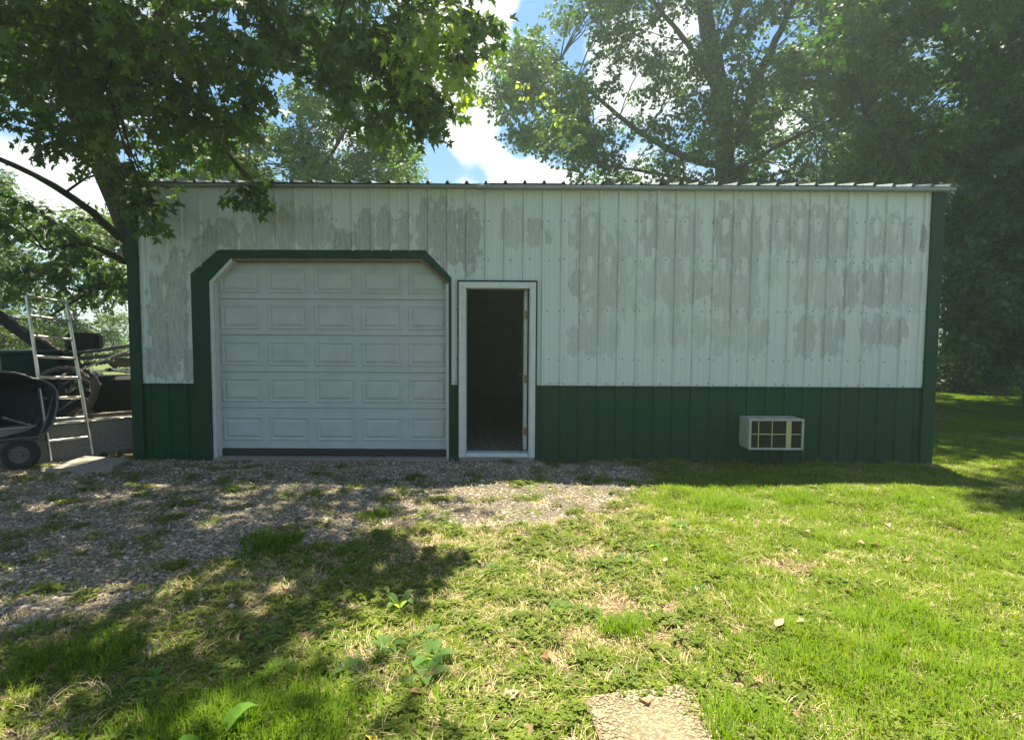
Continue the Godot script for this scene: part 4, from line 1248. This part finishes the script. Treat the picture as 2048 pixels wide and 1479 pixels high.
func build_lawn():
	var lush0 := Color(0.105, 0.185, 0.012)
	var lush1 := Color(0.205, 0.285, 0.020)
	var grass := [[], [], []]
	var gcol := [[], [], []]
	var straw := []
	var scol := []
	var weeds := [[], []]
	var wcol := [[], []]
	var stones := [[], [], [], []]
	var tcol := [[], [], [], []]
	# candidates over the yard; those outside the view are dropped, those nearer stand closer together
	for k in 100000:
		var x := rf(-7.0, 7.5)
		var z := rf(0.03, 5.35)
		var half := (6.9 - z) * 1.02 + 0.35
		if absf(x) > half: continue
		var q := Vector2(x, z)
		if on_paver(x, z): continue
		var g := green_at(x, z)
		var y := ground_y(x, z)
		var dice := rng.randf()
		var patch := warp.get_noise_2d(x * 4.0 + 90.0, z * 4.0)
		var leafy_share := clampf(0.52 + 0.8 * patch + (0.2 if x < 1.2 else -0.25), 0.06, 0.92)
		if z < 0.4: g *= 0.35 + z
		if dice < g * 0.60:
			if rng.randf() < leafy_share * 0.52:
				var s := rng.randi() % 2
				weeds[s].append(Transform3D(Basis(Vector3.UP, rf(0, TAU)).scaled(Vector3.ONE * rf(0.6, 1.1)), Vector3(x, y - 0.006, z)))
				wcol[s].append(Color(1, 1, 1).lerp(Color(1.25, 1.15, 0.9), rng.randf()) * rf(0.8, 1.2))
			else:
				var s := rng.randi() % 3
				var tall := rf(0.55, 1.15) * (1.0 if x > 1.0 else 0.72) * (1.0 + 0.5 * patch)
				grass[s].append(Transform3D(Basis(Vector3.UP, rf(0, TAU)).scaled(Vector3(rf(0.8, 1.2), tall, rf(0.8, 1.2))), Vector3(x, y - 0.006, z)))
				var dry := clampf(0.30 + 0.9 * warp.get_noise_2d(x * 3.0, z * 3.0 + 70.0), 0.0, 0.9) * (0.5 if x > 1.6 else 1.0)
				gcol[s].append(Color(1, 1, 1).lerp(Color(1.45, 1.15, 1.2), dry * rng.randf()) * rf(0.8, 1.2))
		elif dice > (0.79 if gravel_at(x, z) < 0.9 else 0.95):
			straw.append(Transform3D(Basis(rv(), 0.25) * Basis(Vector3.UP, rf(0, TAU)).scaled(Vector3(1.3, 0.22, 1.3)), Vector3(x, y + 0.004, z)))
			scol.append(Color(1, 1, 1) * rf(0.7, 1.2))
	# taller tufts that stand out
	for q in [[1455, 1005, 0.16, 60], [1600, 995, 0.14, 40], [760, 1020, 0.10, 14], [1250, 1240, 0.07, 20], [540, 1090, 0.15, 40], [100, 1320, 0.12, 30], [200, 1300, 0.14, 30], [1600, 1310, 0.3, 60], [1800, 1380, 0.3, 60], [1900, 1300, 0.3, 60], [500, 1420, 0.22, 70], [600, 1440, 0.2, 60], [350, 1440, 0.2, 40], [1500, 1440, 0.14, 30], [1760, 1240, 0.25, 50], [1480, 975, 0.3, 40], [1880, 1010, 0.4, 50]]:
		var c := at_ground(q[0], q[1])
		for k in q[3]:
			var p := c + Vector3(rng.randfn() * q[2] * 0.75, 0, rng.randfn() * q[2] * 0.6)
			if on_paver(p.x, p.z): continue
			grass[k % 3].append(Transform3D(Basis(Vector3.UP, rf(0, TAU)).scaled(Vector3(1.2, rf(1.0, 1.6), 1.2)), Vector3(p.x, ground_y(p.x, p.z) - 0.006, p.z)))
			gcol[k % 3].append(Color(0.9, 1.0, 0.9) * rf(0.8, 1.15))
	# beyond the shed's right corner and past its left side
	for k in 22000:
		var z := rf(-16.0, 0.1)
		var d := EYE.z - z
		var x := rf(5.2 * d / 6.7 + 0.02 if z < 0 else 5.2, 1.0 * d)
		if rng.randf() < bare_at(x, z) * 0.9: continue
		grass[k % 3].append(Transform3D(Basis(Vector3.UP, rf(0, TAU)).scaled(Vector3(1.4, rf(0.5, 0.9), 1.4)), Vector3(x, ground_y(x, z) - 0.006, z)))
		gcol[k % 3].append(Color(1, 1, 1) * rf(0.8, 1.2))
	for k in 5000:
		var z := rf(-12.0, -0.2)
		var d := EYE.z - z
		var x := rf(-1.05 * d, -4.75 * d / 6.7)
		grass[k % 3].append(Transform3D(Basis(Vector3.UP, rf(0, TAU)).scaled(Vector3(1.5, rf(0.6, 1.4), 1.5)), Vector3(x, ground_y(x, z) - 0.006, z)))
		gcol[k % 3].append(Color(1.1, 1.0, 0.9) * rf(0.8, 1.2))
	var lawn = tag(base("grass"), "green lawn grass growing over the yard", "grass", "", "stuff")
	for s in 3: scatter("blades", tuft_mesh(32, 0.055, 0.085, 0.0042, 100 + s, lush0, lush1), M.grass, grass[s], gcol[s], lawn)
	var cover = tag(base("ground_cover"), "small round leaved weeds creeping through the lawn", "weeds", "", "stuff")
	for s in 2: scatter("leaves", weed_mesh(24, 200 + s, Color(0.105, 0.160, 0.026), Color(0.190, 0.240, 0.055)), M.grass, weeds[s], wcol[s], cover)
	tag(scatter("dry_grass", tuft_mesh(22, 0.07, 0.085, 0.0030, 300, Color(0.30, 0.22, 0.10), Color(0.46, 0.37, 0.19)), M.dead, straw, scol), "dry straw coloured clippings lying in the lawn", "straw", "", "stuff")
	# gravel
	for k in 23000:
		var x := rf(-7.0, 3.2)
		var z := rf(0.02, 5.3)
		if absf(x) > (6.9 - z) * 1.02 + 0.3: continue
		var g := gravel_at(x, z)
		if g < 0.9 and rng.randf() > g * 0.6: continue
		var s := rng.randi() % 4
		stones[s].append(Transform3D(Basis(Vector3.UP, rf(0, TAU)).scaled(Vector3.ONE * rf(0.8, 1.3)), Vector3(x, ground_y(x, z), z)))
		tcol[s].append(Color(1.0, 0.94, 0.85) * rf(0.8, 1.15))
	var drive = tag(base("gravel"), "pale grey crushed stone of the drive before the garage door", "gravel", "", "stuff")
	for s in 4: scatter("stones", stone_mesh(400 + s), M.stone, stones[s], tcol[s], drive)

# ------------------------------------------------------------------ things left of the shed
func build_junk():
	var P := func(px, py, d): return at_z(px, py, EYE.z - d)
	# ladder leaning back on the machine
	var l := base("ladder", Vector3(-5.27, 0.0, 0.2))
	tag(l, "bare aluminium ladder leaning back against the machinery", "ladder")
	var off := -l.position
	var la := at_ground(101, 927); la.y += 0.05
	var ra := at_ground(184, 914); ra.y += 0.05
	var lt: Vector3 = P.call(52, 590, 6.8)
	var rt: Vector3 = P.call(132, 604, 7.15)
	var across := (ra - la).normalized()
	for e in [[la, lt], [ra, rt]]:
		var d: Vector3 = (e[1] - e[0]).normalized()
		var b := MB.new()
		var bs := Basis(across, d, across.cross(d))
		b.box((e[0] + e[1]) * 0.5 + off, Vector3(0.022, (e[1] - e[0]).length(), 0.062), 0.006, bs)
		put("rail", b, M.aluminium, l)
	for k in 8:
		var t := 0.115 + k * 0.126
		var a := la.lerp(lt, t); var c := ra.lerp(rt, t)
		var b := MB.new()
		b.tube([a + off, c + off], [0.017, 0.017], 12)
		put("rung", b, M.aluminium, l)
	# low concrete wall and the slab before it
	var wa := Vector3(-6.05, 0, 0.56)
	var wb := Vector3(-4.76, 0, -0.90)
	var along := (wb - wa).normalized()
	var w := base("low_wall", (wa + wb) * 0.5, atan2(-along.z, along.x))
	tag(w, "low grey concrete wall running to the shed's left corner", "low wall")
	var n := 1
	var L := (wb - wa).length()
	for k in n:
		var b := MB.new()
		b.box(Vector3(-L / 2 + L * (k + 0.5) / n, 0.17, 0), Vector3(L / n - 0.006, 0.46, 0.18), 0.012)
		put("body", b, M.concrete, w)
	var cb := MB.new()
	cb.box(Vector3(0, 0.415, -0.01), Vector3(L, 0.022, 0.20), 0.004)
	put("cap_strip", cb, M.aluminium, w)
	var s0 := at_ground(90, 945); var s1 := at_ground(225, 945); var s2 := at_ground(258, 924); var s3 := at_ground(170, 915)
	var sb := MB.new()
	for p in 1:
		var up := Vector3(0, 0.055, 0)
		var q := [s0, s1, s2, s3]
		sb.quad(q[0] + up, q[1] + up, q[2] + up, q[3] + up)
		for k in 4: sb.quad(q[k] - up, q[(k + 1) % 4] - up, q[(k + 1) % 4] + up, q[k] + up)
	tag(put("stone_slab", sb, M.concrete), "flat pale concrete slab lying under the ladder's feet", "slab")
	# tractor with loader arms
	var t := base("tractor", Vector3(-6.5, 0, -1.7))
	tag(t, "old dark tractor with a dusty rear tyre and raised loader arms", "tractor")
	var tf := -t.position
	var hub: Vector3 = P.call(132, 806, 8.0) + tf
	var ax := Vector3(-0.55, 0.0, 0.835)
	var wheel := Node3D.new(); wheel.name = "rear_wheel"; t.add_child(wheel)
	var tb := MB.new()
	tb.lathe(hub, ax, [Vector2(0.29, -0.17), Vector2(0.44, -0.19), Vector2(0.505, -0.15), Vector2(0.525, 0.0), Vector2(0.505, 0.15), Vector2(0.44, 0.19), Vector2(0.29, 0.17)], 36)
	put("tyre", tb, M.rubber, wheel)
	var side := Vector3.UP.cross(ax).normalized()
	for k in 22:
		var a := TAU * k / 22.0
		var rad := (Vector3.UP * cos(a) + side * sin(a))
		for e in [-1.0, 1.0]:
			var b := MB.new()
			b.box(hub + rad * 0.522 + ax * 0.085 * e, Vector3(0.035, 0.04, 0.17), 0.008, Basis(rad.cross(ax), rad, ax) * Basis(Vector3.UP, 0.6 * e))
			put("lug", b, M.dusty, wheel)
	tb = MB.new()
	tb.lathe(hub, ax, [Vector2(0.0, 0.06), Vector2(0.10, 0.07), Vector2(0.13, 0.03), Vector2(0.24, 0.02), Vector2(0.27, 0.12), Vector2(0.30, 0.16)], 28)
	put("rim", tb, M.black, wheel)
	# hoop over the tyre
	var arc := []
	for q in [[50, 796], [58, 776], [72, 758], [92, 744], [116, 736], [140, 735], [160, 742], [176, 756]]: arc.append((P.call(q[0], q[1], 7.5) as Vector3) + tf)
	put("fender_rail", bent(arc, 0.028), M.dusty, t)
	arc = []
	for q in [[150, 838], [172, 818], [186, 796], [192, 772], [186, 754]]: arc.append((P.call(q[0], q[1], 7.55) as Vector3) + tf)
	put("fender_rail", bent(arc, 0.05), M.dusty, t)
	tb = MB.new()
	tb.tube([P.call(150, 800, 7.5) + tf, P.call(112, 824, 7.45) + tf], [0.014, 0.014], 8)
	put("brake_rod", tb, M.steel, t)
	# chassis, hood, seat, arms
	var turn := Basis(Vector3.UP, 0.45)
	for e in [["hood", P.call(228, 790, 8.6), Vector3(0.75, 0.62, 0.55), M.black], ["gearbox", P.call(160, 770, 8.7), Vector3(0.55, 0.45, 0.4), M.black], ["seat", P.call(168, 683, 8.4), Vector3(0.42, 0.27, 0.34), M.black], ["tool_box", P.call(245, 724, 8.2), Vector3(0.34, 0.14, 0.26), M.dusty], ["back_plate", P.call(120, 715, 8.6), Vector3(0.5, 0.26, 0.08), M.rust]]:
		var b := MB.new()
		b.box(e[1] + tf, e[2], 0.05, turn)
		put(e[0], b, e[3], t)
	for e in [[[-60, 590, 7.7], [15, 645, 7.8], [80, 692, 7.9], [140, 724, 8.1]], [[70, 672, 8.3], [110, 700, 8.3], [160, 735, 8.3]]]:
		var b := MB.new()
		for k in e.size() - 1:
			var p0: Vector3 = P.call(e[k][0], e[k][1], e[k][2]) + tf
			var p1: Vector3 = P.call(e[k + 1][0], e[k + 1][1], e[k + 1][2]) + tf
			var d := (p1 - p0).normalized()
			var x := d.cross(Vector3(0, 0, 1)).normalized()
			b.box((p0 + p1) * 0.5, Vector3(0.13 if e.size() == 4 else 0.10, (p1 - p0).length() + 0.03, 0.09), 0.012, Basis(x, d, x.cross(d)))
		put("loader_arm", b, M.black if e.size() == 4 else M.dusty, t)
	for e in [[[150, 705], [200, 700], [262, 690]], [[158, 716], [210, 712], [262, 708]], [[168, 728], [225, 722], [262, 718]], [[140, 730], [180, 745], [200, 770]]]:
		var b := MB.new()
		var pts := []
		for q in e: pts.append(P.call(q[0], q[1], 8.15) + tf)
		b.tube(pts, [0.028, 0.026, 0.024], 8)
		put("hydraulic_pipe", b, M.steel, t)
	# legs to the ground
	for e in [[225, 8.6], [160, 8.8]]:
		var b := MB.new()
		var p: Vector3 = P.call(e[0], 800, e[1]) + tf
		b.box(Vector3(p.x, 0.22, p.z), Vector3(0.16, 0.56, 0.2), 0.02, turn)
		put("axle_stand", b, M.rust, t)
	tag(put("bent_pipe", bent([P.call(167, 738, 7.9), P.call(195, 725, 7.85), P.call(225, 712, 7.8), P.call(262, 699, 7.8), P.call(300, 690, 7.8)], 0.011), M.pvc), "thin pale plastic pipe bent over the tractor's hood", "pipe")
	var ch := base("chrome_tube", P.call(238, 741, 7.9))
	tag(ch, "short shiny metal tube with clamps lying across the machinery", "tube")
	var cp: Vector3 = ch.position
	put("tube", bent([P.call(212, 738, 7.95) - cp, P.call(238, 741, 7.9) - cp, P.call(275, 745, 7.85) - cp], 0.022), M.chrome, ch)
	for q in [219, 252]:
		var b := MB.new()
		var p: Vector3 = P.call(q, 739.0 + (q - 219) * 0.1, 7.9) - cp
		b.tube([p - Vector3(0.012, 0, 0), p + Vector3(0.012, 0, 0)], [0.031, 0.031], 12)
		put("clamp", b, M.black, ch)
	for q in [[215, 828, 0.7, 0.09], [232, 836, 0.5, 0.05]]:
		var p: Vector3 = P.call(q[0], q[1], 7.3)
		var b := MB.new()
		b.box(Vector3.ZERO, Vector3(q[2], 0.05, q[3]), 0.006, Basis(Vector3.UP, 0.75))
		var bo := put("scrap_board", b, M.board)
		bo.position = p
		tag(bo, "wide weathered board resting on the low concrete wall" if q[3] > 0.06 else "narrow weathered batten resting on the low concrete wall", "board")
	# dark green bin behind the wheelbarrow
	var gb := base("plastic_bin", Vector3(P.call(25, 700, 7.7).x, -0.05, EYE.z - 7.7))
	tag(gb, "dark green plastic bin behind the wheelbarrow", "bin")
	var bb := MB.new()
	for k in 4:
		var a0 := TAU * (k + 0.5) / 4 + 0.3; var a1 := TAU * (k + 1.5) / 4 + 0.3
		var r0 := 0.40; var r1 := 0.50
		bb.quad(Vector3(cos(a1) * r0, 0, sin(a1) * r0), Vector3(cos(a0) * r0, 0, sin(a0) * r0), Vector3(cos(a0) * r1, 1.28, sin(a0) * r1), Vector3(cos(a1) * r1, 1.28, sin(a1) * r1))
	put("body", bb, M.plastic_green, gb)
	bb = MB.new()
	bb.box(Vector3(0, 1.30, 0), Vector3(0.78, 0.06, 0.78), 0.02, Basis(Vector3.UP, -0.3))
	put("lid", bb, M.plastic_green, gb)
	wheelbarrow()

func bent(pts: Array, r: float) -> MB:
	var b := MB.new()
	var rr := []
	for p in pts: rr.append(r)
	b.tube(pts, rr, 10)
	return b

func wheelbarrow():
	var P := func(px, py, d): return at_z(px, py, EYE.z - d)
	var o: Vector3 = P.call(40, 893, 6.15)
	o.y = 0.0
	var w := base("wheelbarrow", o)
	tag(w, "black tub wheelbarrow stood up on its wheel beside the ladder", "wheelbarrow")
	# wheel
	var wh := Node3D.new(); wh.name = "wheel"; w.add_child(wh)
	var b := MB.new()
	var c := Vector3(0, 0.15, 0)
	var ax := Vector3(0.35, 0, 0.94).normalized()
	b.lathe(c, ax, [Vector2(0.10, -0.04), Vector2(0.155, -0.045), Vector2(0.18, -0.02), Vector2(0.18, 0.02), Vector2(0.155, 0.045), Vector2(0.10, 0.04)], 28)
	put("tyre", b, M.rubber, wh)
	b = MB.new()
	b.lathe(c, ax, [Vector2(0, 0.05), Vector2(0.03, 0.05), Vector2(0.035, 0.02), Vector2(0.09, 0.02), Vector2(0.105, 0.04)], 24)
	put("rim", b, M.dusty, wh)
	# tub, open top turned towards the shed, standing on edge
	b = MB.new()
	var rim := []
	var bot := []
	for q in [[-60, 760, 6.15], [15, 744, 6.2], [62, 756, 6.25], [112, 778, 6.3], [98, 858, 6.2], [40, 876, 6.1], [-60, 868, 6.05]]: rim.append((P.call(q[0], q[1], q[2]) as Vector3) - o)
	for q in [[-50, 790, 6.55], [15, 775, 6.6], [45, 783, 6.6], [78, 798, 6.6], [70, 842, 6.55], [35, 852, 6.5], [-50, 850, 6.5]]: bot.append((P.call(q[0], q[1], q[2]) as Vector3) - o)
	# rounded: both loops are smoothed, with rings between that bulge outwards
	var n := 30
	var outer := smooth_loop(rim, n)
	var inner := smooth_loop(bot, n)
	var mid := Vector3.ZERO
	for p in inner: mid += p / n
	var rings := [outer]
	for e in [[0.35, 0.10], [0.7, 0.12], [0.92, 0.05], [1.0, -0.12], [1.0, -0.5]]:
		var ring := []
		for k in n:
			var p: Vector3 = outer[k].lerp(inner[k], e[0])
			ring.append(p + (inner[k] - mid) * e[1])
		rings.append(ring)
	for r in rings.size() - 1:
		for k in n:
			var m := (k + 1) % n
			b.quad(rings[r][k], rings[r][m], rings[r + 1][m], rings[r + 1][k])
	for k in n: b.tri(mid, rings[5][(k + 1) % n], rings[5][k])
	put("tub", b, M.black, w)
	b = MB.new()
	var loop := outer.duplicate(); loop.append(outer[0])
	var rr := []
	for k in loop.size(): rr.append(0.012)
	b.tube(loop, rr, 8, false)
	put("rolled_rim", b, M.steel, w)
	for e in [[[110, 778, 6.5], [96, 830, 6.3], [80, 872, 6.2], [42, 893, 6.15]], [[112, 780, 6.75], [70, 850, 6.5], [44, 893, 6.25]]]:
		var pts := []
		for q in e: pts.append((P.call(q[0], q[1], q[2]) as Vector3) - o)
		put("handle", bent(pts, 0.014), M.steel, w)
	for e in [[[20, 880, 6.1], [90, 880, 6.2]], [[5, 835, 6.0], [60, 850, 6.0]]]:
		var pts := []
		for q in e: pts.append((P.call(q[0], q[1], q[2]) as Vector3) - o)
		put("brace", bent(pts, 0.012), M.steel, w)

func smooth_loop(pts: Array, n: int) -> Array:
	var cv := Curve3D.new()
	var m := pts.size()
	for k in m + 1:
		var tg: Vector3 = (pts[(k + 1) % m] - pts[(k + m - 1) % m]) * 0.2
		cv.add_point(pts[k % m], -tg, tg)
	var out := []
	for k in n: out.append(cv.sample_baked(cv.get_baked_length() * k / n, true))
	return out

# ------------------------------------------------------------------ small things in the yard
func blade_leaf(b: MB, root: Vector3, dir: Vector3, L: float, wdt: float, rise: float):
	# a broad plantain or dock leaf with a midrib fold
	var s := dir.cross(Vector3.UP).normalized()
	var prev := []
	for k in 6:
		var t := k / 5.0
		var c := root + dir * L * t + Vector3(0, rise * L * sin(t * 2.3) , 0)
		var w := wdt * 0.5 * sin(PI * pow(clampf(t * 0.96 + 0.04, 0, 1), 0.75)) + 0.002
		var row := [c - s * w + Vector3(0, w * 0.35, 0), c, c + s * w + Vector3(0, w * 0.35, 0)]
		if k > 0:
			b.quad(prev[1], row[1], row[0], prev[0])
			b.quad(prev[2], row[2], row[1], prev[1])
		prev = row

func rosette(called: String, label: String, group: String, px: float, py: float, n: int, L: float, wdt: float, c: Color, first := 0.0, rise := 0.28):
	var p := at_ground(px, py)
	p.y -= 0.004
	var o := base(called, p)
	tag(o, label, "weed", group)
	var key := "weed%d" % int(c.g * 1000)
	if not M.has(key):
		var m := leafy(Color(0.7, 0.9, 0.3), 0.75)
		m.metallic_specular = 0.2
		m.vertex_color_use_as_albedo = false
		m.albedo_color = c.linear_to_srgb()
		M[key] = m
	for k in n:
		var a := first + TAU * k / n + rf(-0.3, 0.3)
		var b := MB.new()
		var d := Vector3(cos(a), 0, sin(a))
		blade_leaf(b, d * 0.012 + Vector3(0, 0.012, 0), d, L * rf(0.7, 1.1), wdt * rf(0.8, 1.1), rise * rf(0.6, 1.3))
		put("leaf", b, M[key], o)

func build_small():
	# stepping stone at the near edge of the lawn
	var pts := []
	for q in [[1168, 1479], [1172, 1390], [1190, 1378], [1280, 1366], [1362, 1358], [1375, 1366], [1452, 1479]]:
		var p := at_ground(q[0], q[1]); pts.append(Vector2(p.x, p.z))
	pts[0] = Vector2(pts[1].x + 0.05, 4.98); pts[6] = Vector2(pts[5].x + 0.10, 4.98)
	pts.append(Vector2(pts[6].x - 0.05, 5.03)); pts.append(Vector2(pts[0].x + 0.05, 5.03))
	var mid := Vector2.ZERO
	for p in pts: mid += p / pts.size()
	var st := base("stepping_stone", Vector3(mid.x, ground_y(mid.x, mid.y), mid.y))
	tag(st, "pebbled concrete stepping stone set in the grass", "stepping stone")
	var b := MB.new()
	var H := 0.014
	for k in pts.size():
		var p: Vector2 = pts[k] - mid; var q: Vector2 = pts[(k + 1) % pts.size()] - mid
		b.tri(Vector3(0, H, 0), Vector3(q.x, H - 0.006, q.y), Vector3(p.x, H - 0.006, p.y))
		b.quad(Vector3(p.x, -0.08, p.y), Vector3(p.x, H - 0.006, p.y), Vector3(q.x, H - 0.006, q.y), Vector3(q.x, -0.08, q.y))
	put("slab", b, M.paver, st)
	var poly := PackedVector2Array()
	for p in pts: poly.append(p - mid)
	var pl := []
	var cl := []
	for k in 6000:
		var x := rf(-0.4, 0.4)
		var z := rf(-0.4, 0.4)
		if not Geometry2D.is_point_in_polygon(Vector2(x, z) * 1.03, poly): continue
		var r := rf(0.0035, 0.0075)
		pl.append(Transform3D(Basis(Vector3.UP, rf(0, TAU)).scaled(Vector3(r * rf(0.9, 1.4), r * 0.7, r)), Vector3(x, H - 0.003, z)))
		cl.append(Color(0.20, 0.155, 0.085).lerp(Color(0.38, 0.305, 0.18), rng.randf()) * rf(0.75, 1.1))
	var sp := SphereMesh.new()
	sp.radius = 1.0; sp.height = 2.0; sp.radial_segments = 10; sp.rings = 5
	tag(scatter("pebbles", sp, M.stone, pl, cl, st), "", "", "", "stuff")

	# fallen leaves: pixel, size, tone
	var tones := {"tan": Color(0.25, 0.155, 0.07), "pale": Color(0.29, 0.22, 0.135), "rust": Color(0.20, 0.09, 0.04), "yellow": Color(0.62, 0.45, 0.05)}
	var mesh := leaf_mesh([Vector2(0, 0), Vector2(0.12, 0.04), Vector2(0.36, 0.02), Vector2(0.30, 0.18), Vector2(0.52, 0.42), Vector2(0.32, 0.46), Vector2(0.22, 0.70), Vector2(0, 1.0)], 0.35, 0.45)
	var flat := leaf_mesh([Vector2(0, 0), Vector2(0.2, 0.08), Vector2(0.36, 0.36), Vector2(0.26, 0.66), Vector2(0, 1.0)], -0.25, 0.35)
	for q in [[1818, 1128, 0.105, "tan", "curled tan fallen leaf on thick grass beside the dead patch"], [1716, 1092, 0.07, "tan", ""], [1757, 1098, 0.075, "pale", ""], [1552, 1262, 0.085, "pale", "pale fallen leaf caught in thick grass beyond the stepping stone"], [1608, 1255, 0.06, "pale", ""], [1690, 1188, 0.06, "pale", ""], [1657, 1140, 0.05, "pale", ""], [1808, 1208, 0.05, "rust", ""], [1775, 1045, 0.07, "pale", ""], [1730, 1022, 0.07, "pale", ""], [1945, 1088, 0.05, "tan", ""], [1545, 1125, 0.05, "tan", ""], [1590, 1148, 0.05, "tan", ""], [1512, 1360, 0.055, "tan", ""], [1285, 1380, 0.095, "tan", "papery tan fallen leaf lying on the stepping stone"],
			[1062, 1112, 0.05, "pale", ""], [985, 1152, 0.07, "tan", ""], [1100, 1135, 0.05, "pale", ""], [1085, 1290, 0.055, "rust", ""], [1108, 1302, 0.075, "tan", ""], [930, 1288, 0.05, "pale", ""], [1012, 1385, 0.09, "pale", "crumpled pale fallen leaf in clover left of the stepping stone"], [845, 1370, 0.09, "tan", ""], [1060, 1460, 0.08, "tan", ""], [735, 1458, 0.085, "yellow", "bright yellow fallen leaf in short grass"], [795, 992, 0.11, "yellow", "small yellow leaf clump on the gravel before the garage door"], [570, 1182, 0.075, "rust", "rusty pink fallen leaf at the edge of the maple's shade"], [525, 1260, 0.06, "rust", ""], [770, 1218, 0.06, "rust", ""], [878, 1330, 0.06, "rust", ""], [563, 1392, 0.06, "rust", ""], [1330, 1120, 0.06, "pale", ""], [1860, 998, 0.06, "pale", ""], [1620, 1070, 0.05, "pale", ""], [1185, 1270, 0.05, "tan", ""], [1600, 1438, 0.05, "tan", ""]]:
		var p := at_ground(q[0], q[1])
		var up := (Vector3.UP + rv() * 0.45).normalized()
		var d := Vector3(rf(-1, 1), rf(-0.1, 0.35), rf(-1, 1)).normalized()
		var key := "fallen_" + str(q[3])
		if not M.has(key):
			var m := leafy(Color(0.5, 0.4, 0.2), 0.7)
			m.vertex_color_use_as_albedo = false
			m.albedo_color = tones[q[3]].linear_to_srgb()
			M[key] = m
		var o := put("fallen_leaf", mesh if rng.randf() < 0.6 else flat, M[key])
		o.transform = Transform3D(frame_of(d, up, q[2] * 0.8), p + Vector3(0, 0.04 if p.x > 1.0 else 0.022, 0))
		var how: String = q[4]
		if how == "": how = {"tan": "small dry tan leaf fallen on the lawn", "pale": "small bleached leaf fallen on the lawn", "rust": "small rust brown leaf fallen on the lawn"}[q[3]]
		tag(o, how, "leaf", {"tan": "tan leaves on the lawn", "pale": "bleached leaves on the lawn", "rust": "rust brown leaves on the lawn", "yellow": "yellow leaves"}[q[3]])

	# broad weeds
	rosette("dock_weed", "large lone dock leaf standing at the yard's near edge", "", 425, 1470, 2, 0.16, 0.07, Color(0.10, 0.19, 0.03), -1.0, 0.8)
	rosette("plantain_weed", "plantain with fanned narrow leaves in the sunny clover", "", 775, 1282, 8, 0.10, 0.035, Color(0.095, 0.155, 0.050))
	rosette("plantain_weed", "plantain with broad spread leaves beside the fanned one", "", 860, 1300, 6, 0.13, 0.06, Color(0.095, 0.155, 0.050))
	rosette("plantain_weed", "plantain with upright leaf at the edge of the maple's shade", "", 800, 1200, 4, 0.11, 0.05, Color(0.095, 0.155, 0.050), -1.2, 0.7)
	rosette("plantain_weed", "broad plantain under the crossing leaves, close to the fallen rust leaf", "", 850, 1335, 5, 0.11, 0.055, Color(0.095, 0.155, 0.050))
	for q in [[640, 1240], [520, 1270], [450, 1330], [300, 1350], [480, 1370], [230, 1280], [860, 1255], [700, 1330], [560, 1330]]:
		rosette("plantain_weed", "low plantain rosette growing in the maple's shade", "plantains in the shade", q[0], q[1], 6, rf(0.07, 0.10), rf(0.03, 0.045), Color(0.095, 0.155, 0.050))
	for q in [[1300, 1085], [1360, 1050], [1420, 1060], [1330, 1020], [1250, 1110], [1180, 1210], [1490, 1030], [1400, 1170], [1120, 1200], [980, 1130], [1600, 1250], [1900, 1430], [1730, 1330], [1250, 1340]]:
		rosette("plantain_weed", "low plantain rosette growing in the sunny lawn", "plantains in the sun", q[0], q[1], 6, rf(0.06, 0.10), rf(0.03, 0.045), Color(0.095, 0.155, 0.050))

	# pale stone at the shed's right corner
	var sm := MB.new()
	var cst := at_ground(1862, 932)
	sm.lathe(Vector3.ZERO, Vector3.UP, [Vector2(0.12, -0.05), Vector2(0.13, 0.0), Vector2(0.11, 0.04), Vector2(0.06, 0.065), Vector2(0.0, 0.07)], 9)
	for k in sm.v.size(): sm.v[k] += Vector3(fine.get_noise_3dv(sm.v[k] * 9.0), 0, fine.get_noise_3dv(sm.v[k] * 9.0 + Vector3(9, 9, 9))) * 0.03
	var so := put("corner_stone", sm, M.board)
	so.position = cst
	so.scale = Vector3(0.8, 0.7, 0.6)
	tag(so, "pale rough stone lying at the foot of the shed's right corner", "stone")

	# wire fence under the dense tree
	var f := base("wire_fence", Vector3(10.5, 0, -4.2))
	tag(f, "single strand wire fence under the dense tree right of the shed", "fence")
	for x in [7.6, 13.6]:
		var pb := MB.new()
		pb.tube([Vector3(x - 10.5, -0.1, 0), Vector3(x - 10.5, 1.05, 0)], [0.035, 0.03], 8)
		put("post", pb, M.board, f)
	var a: Vector3 = at_z(1860, 746, -4.2); var c: Vector3 = at_z(2060, 748, -4.2)
	put("wire", bent([Vector3(-2.9, a.y, 0.03), Vector3(0, (a.y + c.y) * 0.5 - 0.01, 0.03), Vector3(3.1, c.y, 0.03)], 0.006), M.steel, f)
